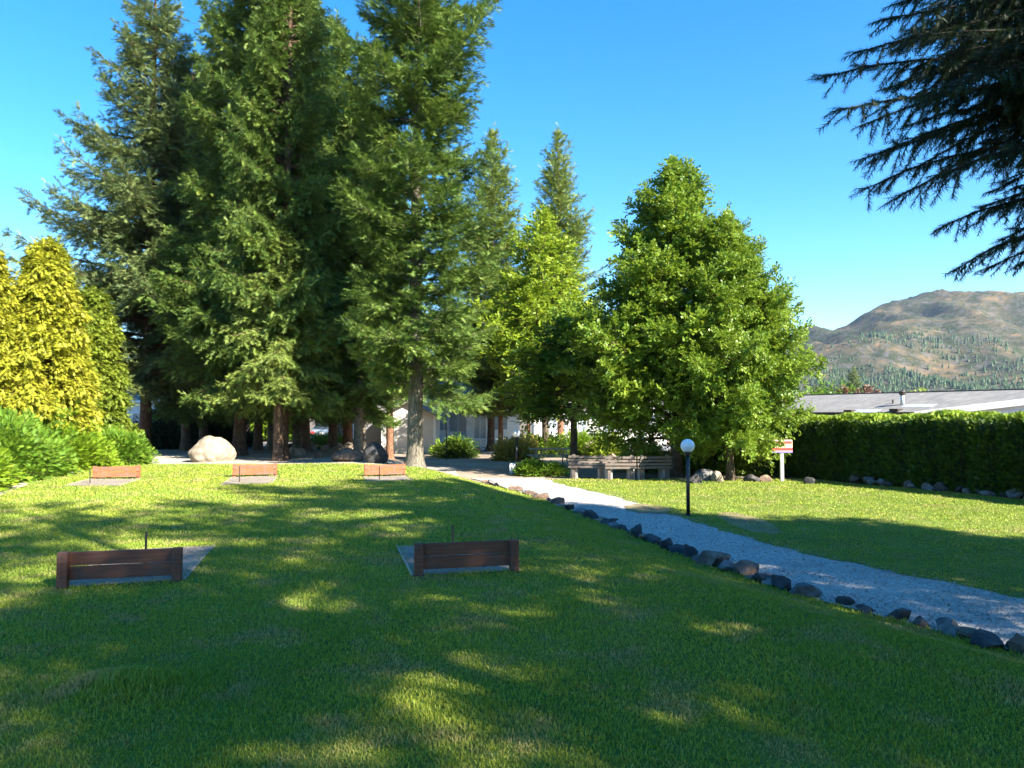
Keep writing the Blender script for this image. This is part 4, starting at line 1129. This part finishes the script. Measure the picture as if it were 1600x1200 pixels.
def prism(mb, poly, z0, z1):
    n = len(poly)
    vs = [(p[0], p[1], (z0 if not hasattr(z0, '__len__') else z0[i])) for i, p in enumerate(poly)] + [(p[0], p[1], (z1 if not hasattr(z1, '__len__') else z1[i])) for i, p in enumerate(poly)]
    fs = [tuple(range(n - 1, -1, -1)), tuple(range(n, 2 * n))] + [(i, (i + 1) % n, n + (i + 1) % n, n + i) for i in range(n)]
    mb.add(vs, fs); return mb

# right house: only the low roof shows above the hedge
rt = thing('house', 'low house behind the right hedge, grey shingle roof with white rake board', 'house', (18.9, 34.6, 0))
ax = np.array([.49, -.87])
def rz_(x, y):       # roof plane
    dist = (x - 18.0) * (-.87) - (y - 44.0) * .49
    return 3.35 - .275 * abs(dist)
def rel(p): return (p[0] - 18.9, p[1] - 34.6)
E1 = np.array([18.9, 34.6]) - ax * 11.5; C1 = np.array([18.9, 34.6]); K1 = np.array([23.6, 31.75]); RB = np.array([27.4, 27.6]); RA = np.array([18.0, 44.0]) - ax * 4.5
def onridge(p):
    k = np.dot(p - np.array([18.0, 44.0]), ax); return np.array([18.0, 44.0]) + k * ax
RBr = onridge(np.array([28.0, 28.0]))
poly = [E1, C1, K1, RBr, RA]
zt = [rz_(*p) for p in poly]
m_ = MB(); prism(m_, [rel(p) for p in poly], [z - .10 for z in zt], zt).build('roof', M['roof'], rt)
nr = np.array([.87, .49])
B1 = RBr + nr * 3.8; B2 = RA + nr * 3.8
prism(MB(), [rel(RA), rel(RBr), rel(B1), rel(B2)], [3.25, 3.25, 2.2, 2.2], [3.348, 3.348, 2.3, 2.3]).build('rear_roof', M['roof'], rt)
f = MB(); 
def board_between(mb, a, b, za, zb_, th, hgt):
    a = np.array(a); b = np.array(b); d = (b - a) / np.linalg.norm(b - a); n_ = np.array([d[1], -d[0]]) * th
    mb.add([(a[0], a[1], za - hgt), (b[0], b[1], zb_ - hgt), (b[0] + n_[0], b[1] + n_[1], zb_ - hgt), (a[0] + n_[0], a[1] + n_[1], za - hgt),
            (a[0], a[1], za), (b[0], b[1], zb_), (b[0] + n_[0], b[1] + n_[1], zb_), (a[0] + n_[0], a[1] + n_[1], za)],
           [(3, 2, 1, 0), (4, 5, 6, 7), (0, 1, 5, 4), (1, 2, 6, 5), (2, 3, 7, 6), (3, 0, 4, 7)])
board_between(f, rel(E1 + ax * .0), rel(C1), zt[0] - .012, zt[1] - .012, .04, .14)
f.build('gutter', M['black'], rt)
f = MB(); board_between(f, rel(C1), rel(K1), zt[1] + .02, zt[2] + .02, .05, .30); board_between(f, rel(K1), rel(RBr), zt[2] + .02, zt[3] + .02, .05, .30)
f.build('rake_board', M['white'], rt)
ins = .35
wl = [E1 + nr * ins + ax * .3, C1 + nr * ins - ax * .0, K1 + np.array([-.3, .3]), RBr + np.array([-.4, .3]), RA]
prism(MB(), [rel(p) for p in wl], 0, [rz_(*p) - .12 for p in wl]).build('wall', M['vinyl'], rt)
MB().box((0, 0, 0), (np.linalg.norm(RBr - RA), .22, .03)).build('ridge_cap', M['roof'], rt)
o = bpy.data.objects['ridge_cap']; mid = (RA + RBr) / 2; o.location = (*rel(mid), 3.365); o.rotation_euler = (0, 0, math.atan2(ax[1], ax[0]))
vx, vy = px(1410, 36.5), 36.5
vz = rz_(vx, vy)
vent = MB().tube([(*rel((vx, vy)), vz - .1), (*rel((vx, vy)), vz + .52)], .095, 14).build('vent_pipe', M['metal'], rt, smooth=True)
MB().lathe([(.15, 0), (.16, .05), (.10, .09), (.17, .12), (.14, .17), (.03, .2)], 14, (*rel((vx, vy)), vz + .50)).build('vent_cap', M['steel'], vent)
vx2, vy2 = px(1395, 37.2), 37.2
MB().tube([(*rel((vx2, vy2)), rz_(vx2, vy2) - .1), (*rel((vx2, vy2)), rz_(vx2, vy2) + .2)], .04, 10).build('vent_pipe', M['steel'], rt)
for a_ in (1328, 1400):
    d_ = 35.6 if a_ > 1350 else 37.6
    bx_, by_ = px(a_, d_), d_
    MB().box((*rel((bx_, by_)), rz_(bx_, by_) + .05), (.45, .45, .11), rz=math.atan2(ax[1], ax[0]), bev=.01).build('roof_vent', M['steel'], rt)
for a_, d_ in ((1345, 36.9), (1430, 35.4)):
    p_ = np.array([px(a_, d_), d_]); q_ = p_ + ax * 0
    ln_ = 1.5
    ps = [p_ - ax * ln_ * .5, p_ + ax * ln_ * .5, p_ + ax * ln_ * .5 + nr * .55, p_ - ax * ln_ * .5 + nr * .55]
    prism(MB(), [rel(p) for p in ps], [rz_(*p) - .01 for p in ps], [rz_(*p) + .012 for p in ps]).build('flashing', M['flash'], rt)

def wall_window(parent, x, y, z, wd, ht, mullions=1):
    fr = MB()
    for sx in (-1, 1): fr.box((x + sx * (wd / 2 - .03), y - .03, z), (.06, .07, ht))
    for sz in (-1, 1): fr.box((x, y - .031, z + sz * (ht / 2 - .03)), (wd - .12, .07, .06))
    for k in range(mullions): fr.box((x + (k + 1) * wd / (mullions + 1) - wd / 2, y - .029, z), (.05, .06, ht - .12))
    f_ = fr.build('window', M['frame'], parent)
    MB().box((x, y - .012, z), (wd - .1, .012, ht - .1)).build('pane', M['win'], f_)
    return f_

def house(name, label, a0, a1, d, zb, eave, depth, rise, wallm, gable_front=False, rz=0, roofm=None, over=.35):
    x0, x1 = px(a0, d), px(a1, d); w2 = (x1 - x0) / 2; cx = (x0 + x1) / 2
    t = thing(name, label, 'house' if name == 'house' else 'shed', (cx, d, zb), rz)
    wl_ = MB()
    if gable_front:
        vs = []
        for y in (0, depth): vs += [(-w2, y, -.3), (w2, y, -.3), (w2, y, eave), (0, y, eave + rise), (-w2, y, eave)]
        wl_.add(vs, [(0, 1, 2, 3, 4), (9, 8, 7, 6, 5), (0, 5, 6, 1), (1, 6, 7, 2), (4, 9, 5, 0), (2, 7, 8, 3), (3, 8, 9, 4)])
        wl_.build('wall', wallm, t)
        sl_ = math.hypot(w2 + over, (w2 + over) * rise / w2); an = math.atan2(rise, w2)
        for s in (-1, 1):
            MB().box((s * (w2 + over) / 2, depth / 2, eave + rise - (w2 + over) * rise / w2 / 2 + .09), (sl_, depth + 2 * over, .10), ry=s * an).build('roof_slope', roofm or M['roof'], t)
    else:
        vs = []
        for x in (-w2, w2): vs += [(x, 0, -.3), (x, depth, -.3), (x, depth, eave), (x, depth / 2, eave + rise), (x, 0, eave)]
        wl_.add(vs, [(0, 1, 2, 3, 4), (9, 8, 7, 6, 5), (0, 5, 6, 1), (1, 6, 7, 2), (4, 9, 5, 0), (2, 7, 8, 3), (3, 8, 9, 4)])
        wl_.build('wall', wallm, t)
        an = math.atan2(rise, depth / 2); sl_ = math.hypot(depth / 2 + over, (depth / 2 + over) * rise / (depth / 2))
        for s in (-1, 1):
            MB().box((0, depth / 2 + s * (depth / 2 + over) / 2, eave + rise - (depth / 2 + over) * rise / depth + .09), (2 * w2 + 2 * over, sl_, .10), rx=-s * an).build('roof_slope', roofm or M['roof'], t)
        MB().box((0, -over, eave - .06), (2 * w2 + 2 * over, .04, .2)).build('fascia', M['white'], t)
    return t, w2

# clapboard shed
sh, w2 = house('garden_shed', 'small cream clapboard shed behind the tall grey fir trunk', 598, 679, 42.0, .15, 1.95, 3.2, .75, M['siding'], True)
for s in (-1, 1): MB().box((s * (w2 + .003), -.012, .85), (.12, .05, 2.25)).build('corner_trim', M['white'], sh)
MB().box((-.35, -.02, .95), (.95, .05, 1.85)).build('door', M['siding'], sh)
# grey shed beside it
gs, w2 = house('grey_shed', 'dark grey clapboard shed between two fir trunks, left of the cream shed', 566, 597, 43.5, .15, 2.2, 3.0, .5, M['dsiding'], True)
MB().box((0, -.02, .95), (.7, .05, 1.85)).build('door', M['dsiding'], gs)
# white house with the bay and windows
wh, w2 = house('house', 'white sided house with tall windows right of the clapboard shed', 676, 812, 50.0, .1, 3.1, 8, 1.25, M['vinyl'], False)
for a_, wd, ht, z_ in ((694, .7, 1.3, 1.6), (716, 1.5, 1.5, 1.6), (750, .9, 1.9, 1.3), (780, 1.2, 1.2, 1.6)):
    wall_window(wh, px(a_, 50) - (px(676, 50) + px(812, 50)) / 2, 0, z_, wd, ht)
bx_ = px(733, 50) - (px(676, 50) + px(812, 50)) / 2
MB().box((bx_ + .05, -.35, 1.45), (.35, .7, 2.9)).build('porch_column', M['cream'], wh)
MB().box((bx_ + 1.2, -1.1, .45), (3.2, .06, .08)).build('porch_rail', M['white'], wh)
for k in range(9): MB().box((bx_ - .3 + k * .38, -1.1, .12), (.05, .05, .62)).build('porch_baluster', M['white'], wh)
# far white house right
wh2, w2 = house('house', 'far white house glimpsed under the leafy trees behind the picnic table', 835, 1042, 56.0, 0, 2.3, 8, 1.2, M['vinyl'], False)
for a_, wd in ((870, 1.4), (905, 1.2), (960, 1.6), (1010, 1.0)):
    wall_window(wh2, px(a_, 56) - (px(835, 56) + px(1042, 56)) / 2, 0, 1.35, wd, 1.1)
MB().box((px(1029, 56) - (px(835, 56) + px(1042, 56)) / 2, -1.4, .9), (.35, .35, 2.0)).build('porch_column', M['white'], wh2)
# carport house with the car
cp = thing('carport', 'white carport with pale grey back wall sheltering the parked car', 'carport', (px(512, 55), 55, .1))
x0, x1 = px(462, 55) - px(512, 55), px(550, 55) - px(512, 55)
MB().box((x0 + .1, 0, 1.35), (.35, .3, 2.75)).build('pillar', M['white'], cp)
MB().box((x1 - .1, .0, 1.35), (.2, .3, 2.75)).build('pillar', M['white'], cp)
MB().box(((x0 + x1) / 2, 6.0, 1.35), (x1 - x0 + .2, .15, 2.75)).build('back_wall', M['greywall'], cp)
MB().box((x1, 3.0, 1.35), (.15, 5.7, 2.72)).build('side_wall', M['greywall'], cp)
MB().box(((x0 + x1) / 2, 2.7, 2.86), (x1 - x0 + 1.0, 7.2, .22)).build('roof', M['white'], cp)
MB().box(((x0 + x1) / 2, -.93, 2.84), (x1 - x0 + 1.1, .05, .34)).build('fascia', M['white'], cp)
hw, w2 = house('house', 'white house wall joined to the carport, seen behind the orange trunk', 551, 600, 54.0, .1, 2.8, 9, 1.0, M['vinyl'], False)
lh, w2 = house('house', 'pale house with white fascia glimpsed above the junipers at the left', 120, 300, 49.0, .2, 2.9, 8, 1.1, M['vinyl'], False)
for a_ in (185, 225): wall_window(lh, px(a_, 49) - (px(120, 49) + px(300, 49)) / 2, 0, 1.5, 1.5, 1.2)

# ------------------------------------------------------------------ parked car (rear towards the camera)
M['carpaint'] = plain('silver_blue_paint', (.34, .42, .47), .25, .6, var=.02)
M['glassdark'] = plain('car_glass', (.03, .06, .05), .05, var=.1)
M['taillight'] = plain('tail_light_lens', (.5, .03, .03), .2, var=.1)
M['rubber'] = plain('rubber', (.02, .02, .02), .8)
def car(x, y, z, rz, label):
    t = thing('parked_car', label, 'car', (x, y, z), rz)
    # cross sections along the length (y from the tail 0 to the nose 4.5): y, half width, sill z, belt z, roof half width, roof z
    sec = [(0, .72, .38, .86, .66, .90), (.10, .84, .26, .95, .74, 1.0), (.55, .89, .22, .98, .76, 1.08), (1.25, .90, .2, .96, .62, 1.40), (2.2, .90, .2, .95, .62, 1.44), (3.05, .90, .2, .93, .70, 1.02), (4.0, .86, .22, .84, .66, .88), (4.45, .74, .3, .66, .55, .70)]
    def ring(s):
        y_, w_, z0_, zb_, rw, rz2 = s
        h = [(-w_ * .93, z0_), (-w_, z0_ + .18), (-w_, (z0_ + zb_) / 2 + .05), (-w_ * .97, zb_), (-rw, rz2 - .04), (-rw * .8, rz2), (0, rz2 + .015)]
        full = h + [(-a, b) for a, b in h[-2::-1]]
        return [(a, y_, b) for a, b in full]
    vs = []; fs = []; m = 13
    for s in sec: vs += ring(s)
    for i_ in range(len(sec) - 1):
        for j_ in range(m - 1): fs.append((i_ * m + j_, i_ * m + j_ + 1, (i_ + 1) * m + j_ + 1, (i_ + 1) * m + j_))
        fs.append((i_ * m + m - 1, i_ * m, (i_ + 1) * m, (i_ + 1) * m + m - 1))
    fs.append(tuple(range(m))); fs.append(tuple(range((len(sec) - 1) * m, len(sec) * m)))
    MB().add(vs, fs).build('body', M['carpaint'], t, smooth=True)
    # rear window set into the slope
    MB().add([(-.66, .60, 1.10), (.66, .60, 1.10), (.55, 1.20, 1.40), (-.55, 1.20, 1.40), (-.66, .64, 1.06), (.66, .64, 1.06), (.55, 1.24, 1.36), (-.55, 1.24, 1.36)],
             [(0, 1, 2, 3), (7, 6, 5, 4), (0, 4, 5, 1), (1, 5, 6, 2), (2, 6, 7, 3), (3, 7, 4, 0)]).build('rear_window', M['glassdark'], t)
    for s in (-1, 1):
        MB().add([(s * .905, 1.3, .99), (s * .905, 2.9, .97), (s * .66, 2.2, 1.37), (s * .66, 1.35, 1.36)], [(0, 1, 2, 3)]).build('side_window', M['glassdark'], t)
        MB().box((s * .70, .03, .80), (.26, .12, .20), bev=.03).build('tail_light', M['taillight'], t)
        for yy in (.85, 3.6):
            w_ = MB().tube([(s * .70, yy, .31), (s * .90, yy, .31)], .31, 20).build('wheel', M['rubber'], t)
            MB().tube([(s * .89, yy, .31), (s * .915, yy, .31)], .19, 14).build('rim', M['metal'], w_)
    MB().box((0, -.05, .42), (1.56, .16, .24), bev=.04).build('bumper', M['carpaint'], t)
    MB().box((0, -.03, .74), (.34, .03, .15)).build('number_plate', M['white'], t)
    return t
car(px(504, 53.5), 53.5, .06, .12, 'silver blue sedan parked tail first in the carport, red tail lights')

# ------------------------------------------------------------------ hill and far forest
def ridge(a):    # skyline height by photo column
    return np.interp(a, [-400, 300, 700, 1000, 1180, 1285, 1330, 1375, 1400, 1440, 1500, 1560, 1600, 1750, 2100, 2600], [60, 70, 85, 100, 135, 166, 192, 214, 221, 224, 240, 247, 252, 262, 240, 200])
aa = np.linspace(-400, 2600, 420); rr_ = np.linspace(640, 2300, 130)
HV = np.zeros((len(rr_), len(aa), 3))
for i_, r_ in enumerate(rr_):
    f_ = sm((r_ - 660) / 880) if r_ < 1540 else 1 - .5 * sm((r_ - 1540) / 760)
    f_ = f_ ** .85
    for j_, a_ in enumerate(aa):
        x, y = (a_ - 800) / F_PX * r_, r_
        n_ = mnoise.fractal(Vector((x / 190, y / 190, 0)), .9, 2.1, 6) 
        rg = abs(mnoise.noise(Vector((x / 95, y / 260, 4))))
        HV[i_, j_] = (x, y, -3 + float(ridge(a_)) * f_ + (n_ * 22 - rg * 40) * min(1, f_ * 3) * (1 if r_ < 1500 else .5) + 9)
na = len(aa); i = np.arange(len(rr_) - 1)[:, None] * na + np.arange(na - 1)[None]
def hillmat():
    m, t, b = newmat('dry_hillside')
    geo = nd(t, 'ShaderNodeNewGeometry'); P = geo.outputs['Position']
    n1 = noise_n(t, P, .011, 8, .65); n2 = noise_n(t, P, .035, 8, .7); n3 = noise_n(t, P, .09, 8, .75)
    base = ramp(t, n1, [(.36, (.035, .045, .024)), (.46, (.07, .065, .042)), (.54, (.13, .098, .058)), (.64, (.23, .15, .08))])
    scrub = ramp(t, n2, [(.42, (0, 0, 0)), (.58, (.9, .9, .9))])
    c = mixc(t, scrub, base, (.035, .045, .022))
    c = mixc(t, ramp(t, n3, [(.50, (0, 0, 0)), (.60, (.85, .85, .85))]), c, (.105, .095, .09))
    t.links.new(c, b.inputs['Base Color']); b.inputs['Roughness'].default_value = 1; b.inputs['Specular IOR Level'].default_value = 0
    bump(t, b, n2, .8, 8)
    return m
o = link('hill', mesh_np('hill', HV.reshape(-1, 3), np.stack([i, i + 1, i + na + 1, i + na], -1).reshape(-1, 4), hillmat(), smooth=True)); o['kind'] = 'structure'

def far_forest():
    rng = np.random.default_rng(9); V, F3, T = [], [], []; n = 0
    cnt = 0; off = 0
    for k in range(70000):
        a_ = rng.uniform(150, 1900); r_ = rng.uniform(640, 1560)
        q = (r_ - 640) / 920
        x, y = (a_ - 800) / F_PX * r_, r_
        nn = mnoise.noise(Vector((x / 120, y / 120, 9)))
        p = 1.0 if q < .36 + nn * .34 else (.14 if nn > .05 else .03)
        if q > .93: p = .16
        if rng.uniform() > p: continue
        ri = (r_ - 640) / (2300 - 640) * 129; aj = (a_ + 400) / 3000 * (len(aa) - 1)
        z = HV[int(ri), int(aj), 2]
        h = rng.uniform(3.5, 11.5) * (.55 if q > .5 else 1); w_ = h * rng.uniform(.16, .28)
        for (zb, zt_, ww) in ((.0, .62, 1.0), (.38, 1.0, .66)):
            an = rng.uniform(0, 6.28) + np.arange(6) * 2 * np.pi / 6
            rad = w_ * ww * rng.uniform(.75, 1.2, 6)
            V.append(np.concatenate([np.stack([x + np.cos(an) * rad, y + np.sin(an) * rad, np.full(6, z - 1 + zb * h)], 1), [[x, y, z - 1 + zt_ * h]]]))
            F3.append(np.array([(i_, (i_ + 1) % 6, 6) for i_ in range(6)]) + off); off += 7
            T.append(np.full(7, rng.uniform(0, 1)))
        cnt += 1
    print('forest', cnt)
    o = link('far_forest', mesh_np('far_forest', np.concatenate(V), np.concatenate(F3), leafmat('far_trees', (.012, .03, .012), (.028, .055, .02), (.06, .09, .028), .03), np.concatenate(T)))
    return tag(o, 'dark conifer forest on the lower slope of the brown hill', 'forest', kind='stuff')
far_forest()
# garden trees beyond the right house
ball('red_leaved_tree', (px(1350, 62), 62), 2.9, 4.3, 51, 'red brown leafy tree top just above the roof behind the hedge', M['redshrub'], 240, .4, LV, .02, .16, 'tree', 1.15)
ball('round_tree', (px(1290, 75), 75), 4.0, 5.3, 52, 'dark green tree top between the leafy crown and the red brown tree', M['maple'], 260, .45, LV, .02, .2, 'tree')
ball('round_tree', (px(1440, 95), 95), 3.4, 5.0, 53, 'olive tree top behind the roof vent pipe', M['goldgreen'], 200, .45, LV, .02, .2, 'tree', 1.8)
tree('distant_pine', 'fir_low', (px(1335, 110), 110), 'pointed dark conifer above the red brown tree beyond the roof', 'conifer', 1, (.9, 1.0))
# dense evergreens closing the view behind the grove
for k, (a_, d_, s_, lab) in enumerate([(60, 52, 1.1, 'dark conifer beyond the golden cypress'), (150, 58, 1.2, 'distant conifer left of the pale house roof'), (290, 56, 1.1, 'distant dark conifer behind the pale boulder'), (350, 60, 1.2, 'distant dark conifer left of the sunlit far hedge'),
     (500, 66, 1.3, 'distant conifer rising behind the carport'), (620, 64, 1.2, 'distant conifer behind the clapboard shed'), (730, 68, 1.3, 'distant conifer behind the white house'), (930, 70, 1.2, 'distant conifer behind the maple crown'), (1080, 66, 1.1, 'distant conifer hidden behind the largest leafy tree'), (1180, 64, 1.0, 'distant conifer right behind the leafy crown edge')]):
    tree('distant_conifer', 'fir_low', (px(a_, d_), d_), lab, 'conifer', k * 1.3, (s_ * 1.2, s_), M['fir'])

# ------------------------------------------------------------------ haze
def haze(dens):
    m, t, b = newmat('haze_air')
    t.nodes.remove(b)
    v = nd(t, 'ShaderNodeVolumePrincipled'); v.inputs['Color'].default_value = (.62, .78, .98, 1); v.inputs['Density'].default_value = dens
    v.inputs['Anisotropy'].default_value = .2
    t.links.new(v.outputs[0], t.nodes['Material Output'].inputs['Volume'])
    hb = MB().box((200, 3200, 180), (10400, 9600, 400))
    o = hb.build('haze', m); o['kind'] = 'stuff'
haze(.00007)

# ------------------------------------------------------------------ loose stones lying on the path
def pebbles():
    rng = np.random.default_rng(12); n = 9000
    y = 5.2 + 15 * rng.uniform(0, 1, n) ** 1.6; t = np.where(rng.uniform(0, 1, n) < .45, rng.beta(.5, .5, n), rng.uniform(0, 1, n))
    x = xl_path(y) - .22 + (xr_path(y) - xl_path(y) + .40) * t + rng.normal(0, .03, n)
    r_ = rng.uniform(.005, .014, n) * (1 + .5 * (rng.uniform(0, 1, n) < .08))
    O = np.array([(1, 0, 0), (-1, 0, 0), (0, 1, 0), (0, -1, 0), (0, 0, .7), (0, 0, -.7)], float)
    V = O[None] * (r_[:, None, None] * rng.uniform(.6, 1.3, (n, 1, 3))); a = rng.uniform(0, 6.28, n)
    V = np.stack([V[..., 0] * np.cos(a)[:, None] - V[..., 1] * np.sin(a)[:, None], V[..., 0] * np.sin(a)[:, None] + V[..., 1] * np.cos(a)[:, None], V[..., 2]], -1)
    V = V + np.stack([x, y, height(x, y) + .002 + r_ * .3], 1)[:, None]
    F = np.array([(0, 2, 4), (2, 1, 4), (1, 3, 4), (3, 0, 4), (2, 0, 5), (1, 2, 5), (3, 1, 5), (0, 3, 5)])
    o = link('loose_gravel', mesh_np('loose_gravel', V.reshape(-1, 3), (F[None] + np.arange(n)[:, None, None] * 6).reshape(-1, 3), M['rock_pebble']))
    tag(o, 'loose stones scattered over the gravel path', 'gravel', kind='stuff')
M['rock_pebble'] = rockmat('pebble', (.16, .155, .15), (.30, .29, .27), (.48, .46, .42))
pebbles()
